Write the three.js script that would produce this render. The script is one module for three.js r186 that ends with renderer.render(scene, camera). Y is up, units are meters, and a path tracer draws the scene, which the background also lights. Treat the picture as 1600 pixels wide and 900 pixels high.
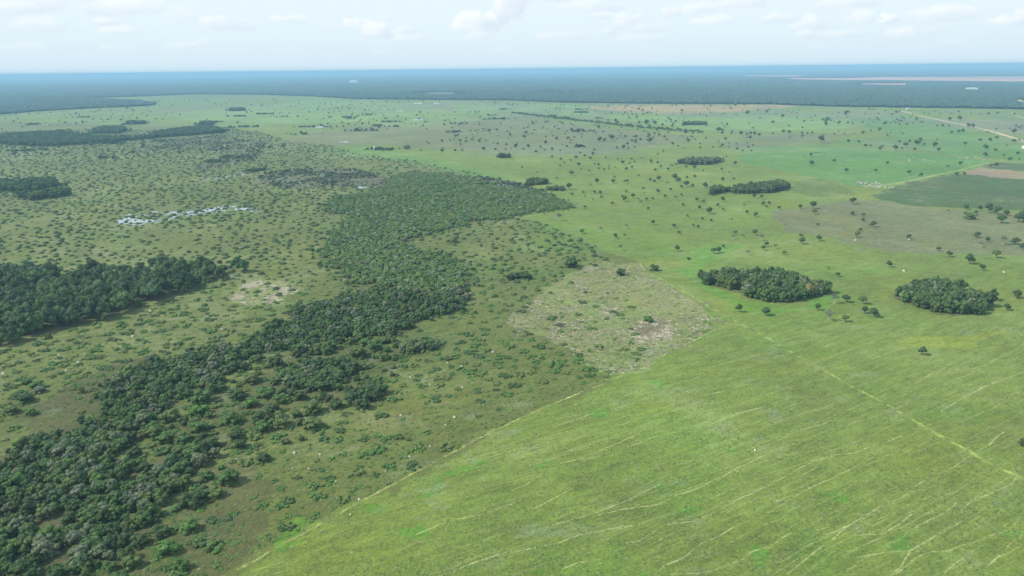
import * as THREE from 'three';
import { mergeGeometries } from 'three/addons/utils/BufferGeometryUtils.js';
import { MarchingCubes } from 'three/addons/objects/MarchingCubes.js';

// ------------------------------------------------------------------ camera, sky, sun, exposure
const scene = new THREE.Scene();
const camera = new THREE.PerspectiveCamera(44.46, 16 / 9, 1, 120000);
camera.position.set(0, 120, 0);
camera.rotation.order = 'YXZ';
camera.rotation.set(-0.30101, 0, -0.0109);

const renderer = new THREE.WebGLRenderer({ antialias: true });
renderer.toneMapping = THREE.LinearToneMapping;
renderer.toneMappingExposure = 1.06;
renderer.shadowMap.enabled = true;

const sun = new THREE.DirectionalLight(new THREE.Color(1.0, 0.965, 0.90), 4.9);
sun.position.set(-1000, 980, 180);
sun.castShadow = true;
sun.shadow.radius = 2;
sun.shadow.mapSize.set(4096, 4096);
Object.assign(sun.shadow.camera, { left: -900, right: 900, top: 900, bottom: -900, near: 10, far: 4000 });
sun.target.position.set(0, 0, -450);
sun.position.add(sun.target.position);
scene.add(sun, sun.target);

scene.fog = new THREE.FogExp2(new THREE.Color().setRGB(0.44, 0.79, 1.0), 0.00015);

// ------------------------------------------------------------------ random numbers and noise
function rng(seed) {
  let a = seed >>> 0;
  return () => { a = (a + 0x6d2b79f5) | 0; let t = Math.imul(a ^ (a >>> 15), 1 | a); t = (t + Math.imul(t ^ (t >>> 7), 61 | t)) ^ t; return ((t ^ (t >>> 14)) >>> 0) / 4294967296; };
}
const NS = 512;
function noiseTile(seed, octaves, start) {                       // wraps every 512 cells, values about -1 .. 1
  const out = new Float32Array(NS * NS), r = rng(seed);
  let amp = 1, total = 0;
  for (let o = 0, n = start; o < octaves && n <= NS; o++, n *= 2, amp *= 0.6) {
    const g = new Float32Array(n * n).map(() => r() * 2 - 1), k = n / NS;
    for (let y = 0; y < NS; y++) {
      const fy = y * k, iy = Math.floor(fy), ty = fy - iy, sy = ty * ty * (3 - 2 * ty), r0 = (iy % n) * n, r1 = ((iy + 1) % n) * n;
      for (let x = 0; x < NS; x++) {
        const fx = x * k, ix = Math.floor(fx), tx = fx - ix, sx = tx * tx * (3 - 2 * tx), x1 = (ix + 1) % n;
        const a = g[r0 + ix], b = g[r0 + x1], c = g[r1 + ix], d = g[r1 + x1];
        out[y * NS + x] += amp * (a + (b - a) * sx + (c - a) * sy + (a - b - c + d) * sx * sy);
      }
    }
    total += amp * amp;
  }
  const s = 1 / Math.sqrt(total) * 1.3;
  for (let i = 0; i < out.length; i++) out[i] *= s;
  return out;
}
const tileA = noiseTile(11, 6, 16), tileB = noiseTile(23, 5, 16), tileC = noiseTile(37, 2, 256);
function look(t, u, v) {
  const iu = Math.floor(u), iv = Math.floor(v), a = u - iu, b = v - iv;
  const x0 = iu & 511, x1 = (iu + 1) & 511, y0 = (iv & 511) * NS, y1 = ((iv + 1) & 511) * NS;
  return (t[y0 + x0] * (1 - a) + t[y0 + x1] * a) * (1 - b) + (t[y1 + x0] * (1 - a) + t[y1 + x1] * a) * b;
}
const clamp = (v, a, b) => (v < a ? a : v > b ? b : v), mix = (a, b, t) => a + (b - a) * t;
const smooth = (a, b, v) => { const t = clamp((v - a) / (b - a), 0, 1); return t * t * (3 - 2 * t); };

// ------------------------------------------------------------------ places, in metres (x to the side, z away from the viewer is negative)
const WOODS = {
  lowerWood: [[-115.1,-140.8],[-107.3,-151.7],[-105.0,-156.7],[-101.2,-162.4],[-99.7,-170.3],[-100.4,-179.6],[-97.6,-186.2],[-97.6,-193.2],[-101.1,-203.2],[-105.1,-209.7],[-112.1,-209.9],[-116.2,-205.1],[-120.4,-198.9],[-126.7,-199.0],[-131.1,-205.4],[-126.1,-210.2],[-129.0,-218.9],[-131.8,-227.3],[-129.0,-237.1],[-124.1,-242.3],[-125.0,-251.1],[-118.7,-259.1],[-121.0,-271.7],[-118.0,-278.3],[-112.2,-285.0],[-104.9,-288.4],[-97.8,-293.4],[-89.8,-295.4],[-81.4,-296.7],[-76.4,-300.4],[-72.0,-307.5],[-66.8,-311.5],[-58.4,-315.4],[-47.6,-327.5],[-39.1,-336.6],[-33.4,-346.3],[-30.6,-362.0],[-26.1,-380.2],[-29.8,-372.4],[-50.5,-380.4],[-72.4,-381.2],[-90.8,-379.4],[-93.2,-362.2],[-101.4,-353.7],[-111.2,-346.6],[-115.5,-333.6],[-114.2,-319.5],[-119.6,-308.4],[-123.2,-301.9],[-130.4,-294.2],[-137.7,-294.4],[-144.4,-287.0],[-150.5,-285.0],[-156.1,-279.4],[-158.1,-272.5],[-161.4,-256.6],[-153.1,-245.9],[-152.0,-228.9],[-150.5,-221.6],[-149.9,-210.4],[-153.2,-202.1],[-164.4,-206.4],[-168.6,-206.5],[-181.5,-206.8],[-133.8,-141.0]],
  scrubWood: [[-73.6,-386.8],[-51.4,-386.0],[-28.1,-377.9],[-24.4,-396.3],[-27.1,-411.2],[-38.3,-428.9],[-39.3,-457.5],[-47.8,-466.4],[-61.6,-472.3],[-72.2,-485.6],[-82.5,-499.5],[-72.3,-521.7],[-59.5,-538.7],[-42.7,-549.5],[-28.8,-578.6],[0.6,-587.6],[17.6,-611.9],[40.6,-619.5],[54.7,-630.8],[56.7,-640.9],[43.5,-665.6],[33.7,-715.4],[1.2,-734.2],[-12.5,-752.5],[-42.2,-801.7],[-75.0,-846.2],[-115.8,-866.3],[-133.7,-839.9],[-135.5,-752.3],[-153.0,-704.1],[-170.8,-697.6],[-173.4,-661.8],[-163.2,-619.2],[-141.1,-603.6],[-133.5,-568.8],[-135.8,-544.8],[-133.0,-511.9],[-133.2,-479.1],[-125.2,-454.4],[-113.0,-431.9],[-101.7,-414.0],[-94.1,-390.0]],
  darkWood: [[-251.4,-299.3],[-237.9,-305.1],[-233.2,-311.5],[-230.0,-320.6],[-225.9,-326.7],[-218.4,-327.4],[-211.9,-338.3],[-205.7,-344.9],[-199.6,-355.9],[-197.3,-368.8],[-191.9,-380.2],[-187.3,-386.0],[-185.2,-398.4],[-181.8,-408.9],[-178.1,-421.3],[-175.8,-434.4],[-170.2,-428.9],[-182.1,-432.6],[-202.7,-433.5],[-221.9,-431.1],[-239.2,-425.6],[-257.9,-423.3],[-270.9,-411.9],[-289.7,-417.1],[-304.9,-428.3],[-319.2,-425.9],[-341.6,-423.7]],
  westGroveA: [[-559.2,-750.5],[-527.1,-748.4],[-503.2,-759.3],[-506.8,-790.0],[-511.9,-795.3],[-549.5,-822.6],[-573.4,-819.3],[-597.5,-806.3]],
  westGroveB: [[-503.1,-715.6],[-478.3,-699.4],[-461.0,-713.0],[-456.9,-735.9],[-458.6,-732.1],[-490.7,-730.2],[-498.0,-711.1]],
  farGroveA: [[-973.8,-1319.5],[-906.1,-1289.2],[-821.9,-1247.5],[-759.0,-1273.5],[-713.1,-1338.7],[-682.2,-1399.5],[-628.2,-1448.8],[-595.7,-1504.9],[-636.2,-1586.3],[-698.2,-1651.4],[-725.1,-1580.8],[-734.4,-1497.6],[-701.1,-1389.1],[-746.2,-1380.9],[-807.2,-1402.1],[-868.0,-1453.0],[-954.6,-1543.0],[-1009.7,-1501.6],[-1064.6,-1448.0]],
  farGroveB: [[-867.8,-1508.2],[-817.5,-1501.9],[-853.2,-1604.1],[-889.9,-1653.8],[-929.6,-1659.4],[-916.7,-1584.6]],
  farGroveC: [[-938.1,-1767.7],[-898.7,-1783.0],[-924.1,-1826.4],[-968.0,-1833.3]],
  farGroveD: [[-739.0,-1718.6],[-709.9,-1714.5],[-743.1,-1798.3],[-766.9,-1802.0]],
  farGroveE: [[-904.2,-2337.4],[-863.0,-2366.1],[-893.4,-2452.4],[-947.3,-2463.5]],
  broadGrove: [[114.2,-405.7],[116.4,-382.3],[124.7,-373.5],[129.1,-365.3],[133.1,-356.3],[140.3,-352.8],[154.5,-358.8],[171.1,-369.5],[182.0,-382.3],[173.0,-364.9],[172.5,-371.1],[168.5,-382.7],[162.8,-396.4],[152.9,-405.4],[141.1,-404.4],[127.5,-403.5],[115.5,-394.2],[108.9,-386.3]],
  smallGrove: [[209.9,-368.1],[206.2,-352.7],[211.1,-343.2],[214.1,-334.1],[221.4,-332.9],[231.8,-332.6],[246.0,-346.1],[260.6,-361.8],[247.2,-346.0],[247.7,-356.0],[247.0,-371.6],[240.3,-380.7],[230.4,-379.8],[212.6,-368.0],[201.6,-354.3]],
  longGrove: [[203.8,-716.5],[222.4,-692.0],[254.6,-693.7],[286.2,-714.9],[284.3,-712.0],[289.5,-746.9],[253.9,-731.4],[211.7,-700.6],[196.2,-685.8]],
  paleGrove: [[231.9,-910.3],[257.7,-914.5],[283.9,-945.3],[279.1,-945.0],[240.9,-948.5],[217.8,-929.5]],
  farGroveF: [[372.3,-1559.6],[426.3,-1570.1],[432.3,-1609.7],[386.4,-1596.8]],
  farGroveG: [[-19.8,-1008.2],[4.7,-1006.0],[3.9,-1007.5],[-12.7,-1033.6]],
  thicketA: [[-93.1,-259.7],[-85.9,-252.4],[-75.6,-251.6],[-68.2,-257.8],[-65.2,-268.9],[-66.8,-272.7],[-79.9,-279.9],[-89.9,-276.7],[-94.2,-266.8]],
  thicketB: [[-65.6,-246.3],[-61.7,-239.7],[-55.3,-237.5],[-52.7,-242.7],[-47.4,-250.9],[-47.0,-249.9],[-53.6,-256.0],[-61.0,-255.0],[-64.2,-246.9]],
  thicketC: [[-53.0,-291.4],[-45.6,-289.0],[-37.1,-293.9],[-34.1,-298.4],[-37.6,-300.4],[-44.2,-301.4],[-50.3,-293.0]],
  thicketD: [[-3.8,-403.4],[14.6,-402.7],[13.8,-402.7],[6.0,-414.3],[-1.8,-404.7]],
  thicketE: [[-54.2,-500.2],[-40.1,-499.5],[-40.3,-496.7],[-50.9,-501.3]],
  thicketF: [[13.5,-754.3],[40.2,-765.6],[39.6,-781.8],[21.5,-793.0]],
  thicketG: [[36.7,-723.5],[53.8,-722.4],[53.6,-739.1],[38.7,-735.8]]
};
const FAR_EDGE = [[-2359.9,-2235.5],[-1788.9,-2261.8],[-1612.7,-2295.5],[-1603.4,-2471.0],[-1512.7,-2658.6],[-1380.0,-2794.2],[-1424.7,-2933.7],[-1644.9,-3222],[-1995.1,-3519],[-2235.3,-3782],[-2038.6,-3901],[-1972.2,-3975],[-1842.6,-4240],[-1425.8,-4106],[-1038.2,-3742],[-673.1,-3240],[-315.5,-3077],[8.2,-2930.0],[196.4,-2686.1],[455.8,-2549.5],[855.9,-2410.5],[991.3,-2234.4],[1141.9,-2145.7],[1290.6,-2079.0],[1410.4,-1987.6],[1592.9,-1889.7],[1868.4,-1753.4]];
const FAR_CLEARINGS = {
  pinkFieldA: [[2892.7,-7836],[3421,-7355],[4042,-7947],[5167,-7376],[6086,-6954],[4243,-4837],[3666,-5223],[3404,-5704],[3246,-6164],[2966.7,-6373],[2703.3,-6989]],
  pinkFieldB: [[3383,-10991],[4324,-10271],[3458,-8951],[3160,-9715]],
  pinkFieldC: [[2357.5,-5205],[2760.6,-5067],[2502.8,-4576],[2350.2,-4772]],
  whiteA: [[-2161.3,-9529],[-2216.0,-10907],[-1629.8,-8115],[-1751.7,-7992]],
  whiteB: [[-7743,-19523],[-8472,-22241],[-6034,-15977],[-5917,-15313]],
  whiteC: [[2371.3,-3905],[2526.4,-4034],[2473.3,-3783],[2377.6,-3650],[2343.7,-3724]],
  waterA: [[56.5,-4205],[192.8,-4130],[380.7,-4013],[349.9,-3866],[166.3,-3930]],
  strawA: [[1743.5,-2535.7],[1892.7,-2550.6],[1751.8,-2358.1],[1691.2,-2420.9]],
  strawB: [[1463.7,-2151.3],[1509.5,-2199.4],[1454.0,-2098.0]],
  grassA: [[-580.1,-4099],[-349.7,-4134],[-133.9,-4176],[-326.3,-3854],[-538.3,-3923]]
};
const TINTS = {
  savanna: [[-77.8,-140.2],[-73.4,-146.8],[-62.5,-160.4],[-45.7,-179.2],[-32.5,-192.7],[-17.6,-207.9],[-2.8,-223.9],[11.4,-237.4],[26.9,-249.6],[41.2,-262.3],[67.1,-286.5],[106.4,-326.3],[99.2,-357.5],[89.7,-393.3],[82.8,-439.3],[65.6,-464.9],[48.2,-513.7],[26.7,-565.4],[0.6,-587.6],[47.0,-628.2],[56.1,-670.1],[27.2,-716.2],[1.3,-782.0],[-45.2,-861.6],[-130.6,-981.6],[-231.2,-1083.9],[-298.7,-1203.3],[-404.3,-1304.0],[-540.0,-1529.5],[-646.6,-1629.5],[-781.6,-1704.9],[-1019.9,-1779.5],[-1370.2,-1944.4],[-1842.4,-1898.6],[-1184.8,-1015.1],[-537.2,-349.7],[-250.7,-142.8]],
  clearedFelling: [[-3.3,-325.2],[-0.1,-342.1],[14.0,-368.2],[24.6,-398.4],[54.0,-440.5],[82.3,-436.2],[88.9,-389.5],[98.4,-354.3],[103.9,-326.3],[73.7,-290.7],[55.9,-271.5],[41.4,-263.6],[32.3,-276.9],[22.7,-293.7],[11.8,-309.9]],
  feltBare: [[52.9,-312.9],[63.6,-330.4],[73.5,-332.0],[79.5,-316.4],[74.1,-305.6],[58.3,-300.4]],
  leftFelling: [[-155.8,-370.8],[-160.7,-409.4],[-137.9,-404.5],[-121.9,-388.5],[-125.4,-369.7],[-136.2,-354.8]],
  brownScrub: [[-297.6,-803.3],[-305.1,-893.3],[-265.7,-926.4],[-193.9,-902.2],[-139.3,-816.1],[-138.7,-769.1],[-193.4,-764.1],[-239.1,-754.3]],
  brownScrubB: [[-599.5,-1119.1],[-662.6,-1333.0],[-581.7,-1428.9],[-432.5,-1283.5],[-363.6,-1016.6],[-386.7,-936.2],[-405.4,-901.2],[-433.3,-986.7],[-403.0,-1075.0],[-528.2,-1186.6]],
  brownScrubC: [[-43.9,-834.5],[1.3,-791.4],[34.1,-723.7],[50.0,-670.5],[24.8,-651.7],[-12.0,-718.8]],
  duneA: [[-420.6,-1282.2],[-399.4,-1511.2],[-289.4,-1654.3],[-129.3,-1895.6],[5.3,-2037.5],[146.9,-1610.6],[257.2,-1426.0],[345.3,-1278.6],[201.8,-1112.4],[95.2,-1036.5],[2.2,-1078.6],[-98.4,-1124.1],[-214.7,-1215.4],[-320.8,-1205.7]],
  greenStrip: [[-310.2,-1164.4],[-259.1,-1220.2],[-127.9,-1033.5],[-47.5,-908.5],[1.4,-805.8],[-27.7,-798.2],[-97.2,-912.6],[-178.0,-1000.1],[-241.7,-1043.9]],
  lightField: [[-226.5,-2658.8],[231.8,-2553.7],[234.5,-1996.3],[335.5,-1868.8],[664.6,-1864.3],[874.5,-1967.2],[992.2,-1859.8],[685.8,-1447.0],[476.2,-1397.6],[387.7,-1439.6],[303.4,-1687.3],[94.6,-2021.5],[-153.6,-2264.0]],
  lightFieldB: [[-1076.9,-2232.4],[-859.2,-3089],[-393.5,-2855.6],[-194.2,-2272.0],[-376.2,-1791.7],[-578.3,-1778.4],[-818.0,-1859.6]],
  pinkNear: [[244.9,-2416.3],[440.0,-2460.3],[684.5,-2405.3],[868.2,-2385.6],[907.6,-2272.2],[627.9,-2013.6],[448.6,-1929.5],[364.4,-2032.2],[275.0,-2179.6]],
  greyNear: [[814.7,-1948.7],[1011.7,-2034.4],[1049.6,-1905.2],[942.7,-1765.4],[758.8,-1702.4]],
  greyBrown: [[941.5,-1651.2],[1033.5,-1658.0],[1139.3,-1598.9],[1211.5,-1509.9],[829.8,-1023.0],[888.2,-1238.6],[911.1,-1416.2]],
  duskField: [[622.0,-1309.1],[503.9,-1119.1],[371.2,-1026.5],[333.0,-1117.8],[433.2,-1268.2],[543.1,-1346.0]],
  lushField: [[387.6,-1131.3],[502.4,-1138.9],[563.3,-1040.9],[607.0,-988.4],[621.8,-915.8],[526.7,-827.8],[407.9,-744.3],[358.8,-726.4],[345.9,-790.3],[319.4,-878.5],[303.8,-957.4]],
  lushStrip: [[782.2,-1655.1],[999.7,-1858.5],[935.6,-1590.1],[784.4,-1089.7],[773.1,-950.7],[701.3,-859.0],[642.3,-934.3],[580.6,-1074.0],[529.4,-1177.3],[673.8,-1252.0]],
  darkField: [[347.2,-673.0],[401.4,-731.8],[475.2,-790.5],[514.4,-807.7],[555.0,-760.7],[636.6,-695.4],[507.8,-547.5],[440.6,-596.6],[392.6,-608.2],[359.5,-619.2],[344.4,-645.6]],
  ploughField: [[536.8,-838.0],[568.6,-858.2],[590.9,-812.2],[670.5,-734.4],[627.0,-684.5],[555.0,-760.7],[514.4,-807.7]],
  darkFieldB: [[572.1,-863.8],[621.4,-902.8],[643.8,-888.1],[737.5,-811.3],[677.8,-742.7],[594.4,-817.2]],
  darkGrassA: [[309.0,-760.1],[352.8,-789.8],[349.2,-727.0],[336.0,-684.7],[289.1,-669.6],[282.2,-699.5]],
  duskPasture: [[222.9,-603.2],[287.0,-636.0],[336.1,-652.8],[365.5,-609.7],[431.1,-583.0],[468.6,-562.3],[381.5,-451.1],[293.9,-446.5],[251.4,-462.0],[233.7,-500.7],[209.5,-523.1]],
  lushGroveFoot: [[119.5,-462.6],[146.4,-488.9],[165.8,-478.5],[130.0,-445.3],[112.2,-408.5],[118.3,-376.1],[128.6,-353.2],[143.4,-347.5],[171.4,-366.1],[188.8,-373.6],[163.1,-346.8],[131.5,-333.0],[115.4,-343.3],[107.7,-376.5],[104.0,-423.1]],
  yellowA: [[171.7,-293.2],[189.5,-304.6],[212.8,-303.9],[233.8,-317.7],[231.1,-309.1],[202.7,-292.3],[180.9,-289.2]],
  lushMid: [[0.3,-476.8],[31.7,-560.2],[79.8,-534.0],[108.2,-481.2],[107.4,-438.2],[77.2,-455.8]],
  farGreyA: [[-429.3,-2476.0],[-239.9,-2818.3],[53.8,-2643.5],[212.6,-2341.0],[60.8,-2088.5],[-182.7,-2133.6]],
  farGreyB: [[-1212.5,-2472.7],[-1113.3,-2711.7],[-821.2,-2474.3],[-619.2,-2214.5],[-698.2,-1989.9],[-953.3,-2088.3]],
  farDarkA: [[-774.7,-2464.8],[-559.4,-2685.5],[-351.6,-2546.0],[-401.5,-2312.9],[-587.2,-2242.2]],
  brownEdgeA: [[-182.9,-239.4],[-179.4,-261.9],[-171.6,-281.1],[-162.5,-290.8],[-148.3,-267.3],[-148.9,-238.6],[-151.9,-219.4],[-165.5,-219.7]],
  brownEdgeB: [[-109.7,-147.4],[-103.3,-159.8],[-97.3,-177.0],[-97.7,-195.8],[-83.3,-201.2],[-70.5,-186.3],[-70.8,-164.7],[-75.9,-146.9],[-85.5,-140.3]],
  brownEdgeC: [[-122.9,-210.1],[-117.0,-248.6],[-101.3,-286.2],[-71.4,-304.2],[-46.5,-295.7],[-51.7,-258.6],[-71.8,-236.8],[-87.6,-213.6],[-100.0,-201.6]],
  freshA: [[-219.4,-1571.0],[-376.2,-1791.7],[-488.2,-1682.7],[-610.1,-1827.6],[-506.2,-2069.3],[-298.6,-2155.1],[-153.6,-2264.0],[41.2,-2031.1],[-60.3,-1834.7]],
  darkCorner: [[87.1,-349.4],[100.9,-351.0],[106.6,-329.0],[87.6,-311.8],[75.8,-299.9]]
};
const TRACKS = {
  cornerTrack: [[-73.2,-146.1],[-62.2,-159.6],[-54.3,-168.6],[-45.6,-178.6],[-37.6,-186.7],[-28.8,-195.2],[-17.6,-207.5],[-2.8,-223.0],[11.4,-236.4],[25.6,-248.5],[36.7,-257.5],[49.0,-270.4],[67.1,-286.5],[85.9,-305.2],[108.5,-328.0]],
  longTrack: [[83.1,-440.8],[82.6,-428.5],[82.8,-416.7],[92.3,-388.1],[102.0,-355.2],[109.4,-328.9],[118.0,-303.5],[126.1,-273.0],[131.5,-255.1],[138.0,-238.1],[142.4,-220.1],[148.3,-201.1],[150.9,-192.6],[154.4,-184.7],[160.5,-169.2]],
  farRoad: [[1073.0,-1990.6],[1023.7,-1827.4],[970.4,-1625.5],[929.8,-1445.9],[886.4,-1302.8],[819.0,-1124.9],[738.7,-886.3]],
  farRoadB: [[1141.6,-2075.1],[1261.0,-2138.9]],
  fenceTrack: [[502.4,-1138.9],[529.5,-1088.3],[559.1,-1032.9],[598.5,-974.1],[629.6,-915.1],[665.6,-874.0]],
  fieldTrack: [[365.2,-725.9],[407.9,-744.3],[480.7,-800.0],[533.1,-838.3],[609.8,-903.8]],
  fieldTrackB: [[397.2,-723.7],[422.0,-698.0],[451.1,-673.6],[473.8,-644.3],[506.5,-610.5]],
  leftTrack: [[-583.4,-1051.4],[-577.1,-1134.7],[-569.7,-1231.8],[-552.5,-1296.8]],
  hedgeLine: [[5.4,-2067.7],[88.2,-1884.9],[183.4,-1684.7],[271.0,-1503.8],[331.2,-1416.4],[368.9,-1367.9]],
  roadC: [[1289.0,-1860.8],[1179.4,-1656.2],[1139.0,-1520.8]]
};
const TRAILS = [
  [[67.5,-145.8],[71.0,-148.7],[77.8,-153.5],[84.3,-157.9],[90.5,-163.9],[94.8,-166.7],[100.1,-170.3],[108.2,-175.5],[113.1,-177.8],[119.3,-182.3],[124.3,-186.0],[129.4,-189.9],[133.6,-190.3],[138.4,-193.4],[144.3,-198.0],[149.4,-201.3],[157.3,-206.2],[167.7,-214.6]],
  [[93.2,-144.8],[97.8,-148.2],[102.4,-153.1],[109.1,-157.5],[116.0,-162.1],[121.5,-164.8]],
  [[94.0,-144.8],[100.1,-148.8],[106.2,-152.4],[111.8,-153.5],[117.9,-156.0],[123.7,-157.9],[130.1,-160.5],[135.8,-163.8],[141.3,-168.1]],
  [[71.5,-170.8],[77.7,-175.3],[83.8,-179.2],[90.2,-183.2],[96.8,-187.4],[105.1,-192.7],[115.2,-199.1]],
  [[76.2,-184.4],[82.6,-188.6],[89.1,-192.5],[96.1,-197.5],[103.9,-201.3],[110.5,-202.1],[121.0,-207.5],[131.1,-212.6]],
  [[66.2,-155.6],[70.9,-159.5],[74.7,-161.4],[78.3,-160.7],[85.3,-163.0]],
  [[106.1,-144.6],[110.9,-148.0],[115.6,-151.0]],
  [[90.0,-160.1],[99.5,-160.3],[105.5,-164.4],[111.3,-169.4]],
  [[109.1,-162.9],[117.1,-167.0],[126.9,-174.4]],
  [[125.5,-169.8],[134.8,-177.4]],
  [[132.9,-175.1],[141.5,-179.8],[148.6,-183.4],[153.2,-187.2]],
  [[87.6,-151.4],[94.8,-152.6],[102.3,-152.8]],
  [[86.2,-187.6],[91.5,-191.1],[94.9,-193.3]],
  [[126.5,-152.7],[129.9,-155.8],[133.3,-157.7],[136.7,-161.0]],
  [[117.3,-146.1],[123.7,-150.8],[133.2,-155.8]],
  [[-0.8,-154.2],[5.6,-156.6],[12.0,-158.5],[17.4,-161.7],[22.8,-163.4],[29.1,-165.0],[34.4,-164.9]],
  [[-0.7,-160.0],[3.6,-162.7],[8.0,-164.7],[13.9,-167.4],[18.6,-169.5],[26.8,-173.9],[32.8,-176.9],[38.6,-180.9],[44.2,-185.0]],
  [[-0.7,-169.9],[3.9,-172.8],[8.1,-175.4],[17.6,-183.8]],
  [[-0.7,-182.5],[3.7,-185.8],[7.7,-190.1],[15.2,-198.2],[22.1,-201.0],[26.6,-203.9],[33.5,-208.4],[43.4,-216.2]],
  [[22.7,-169.8],[31.2,-173.1],[40.8,-175.2],[47.2,-179.1],[54.6,-182.2],[63.0,-188.5],[70.7,-194.3],[79.8,-200.3]],
  [[34.9,-145.7],[38.1,-149.2],[42.6,-151.6],[49.2,-157.8],[55.0,-160.4],[59.8,-163.4]],
  [[42.5,-165.9],[49.4,-167.2],[55.8,-171.1],[62.9,-175.2],[68.6,-178.7],[75.5,-183.5]],
  [[29.8,-158.2],[33.3,-158.8],[39.5,-164.5]],
  [[35.4,-156.8],[45.6,-164.0]],
  [[38.9,-145.9],[46.1,-146.1],[52.4,-148.4],[58.5,-151.3],[61.3,-153.4],[65.9,-155.0]],
  [[12.5,-148.4],[16.3,-150.5],[22.2,-151.9]],
  [[21.6,-177.2],[25.6,-179.1]],
  [[27.1,-163.0],[32.7,-165.7]],
  [[131.7,-222.3],[136.0,-225.1]],
  [[154.9,-230.2],[174.1,-244.2],[188.1,-252.5],[207.7,-262.6]],
  [[98.8,-217.2],[110.0,-221.6]],
  [[110.8,-217.0],[121.1,-222.5]],
  [[154.7,-279.1],[162.8,-284.2],[174.9,-291.2]],
  [[158.3,-253.2],[172.8,-265.2]],
  [[36.0,-234.3],[42.5,-238.0]],
  [[37.7,-222.0],[40.9,-224.3]],
  [[57.8,-226.3],[66.4,-231.0]],
  [[73.9,-246.0],[79.4,-248.0],[93.1,-254.2]],
  [[70.2,-223.7],[80.5,-229.5],[93.3,-234.8]],
  [[10.6,-219.2],[22.4,-227.1],[32.5,-234.4]],
  [[-26.7,-162.5],[-19.3,-167.3],[-15.9,-169.1],[-8.8,-171.2],[-0.7,-176.0]],
  [[-34.5,-152.2],[-27.8,-157.8],[-18.0,-161.7]],
  [[-11.3,-150.0],[-0.7,-155.4]]
];
const LUSH = [[93.0,-175.4,2.1,1.7],[102.5,-156.0,2.5,2.6],[131.5,-159.1,2.1,2.0],[8.0,-146.7,2.4,1.3],[31.4,-146.1,2.4,1.2],[8.1,-165.4,2.2,1.8],[49.9,-172.7,3.2,1.9],[42.9,-185.9,2.4,1.3],[62.6,-151.2,2.5,2.5],[11.6,-197.4,2.0,2.8],[69.7,-203.0,2.1,1.4],[-39.2,-174.4,2.8,2.3],[-24.4,-165.3,4.0,2.5],[-17.9,-190.6,2.5,2.2],[-13.7,-194.1,2.5,2.3],[-9.9,-199.7,2.6,2.4],[-23.8,-185.4,2.9,2.1],[-28.3,-182.2,2.9,2.1],[-62.4,-165.9,3.5,2.9],[-60.7,-160.4,3.0,2.7],[-169.3,-215.4,3.3,2.2],[54.5,-257.4,3.8,3.0],[39.2,-244.1,2.4,1.6],[30.0,-233.1,5.3,2.5]];
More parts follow.
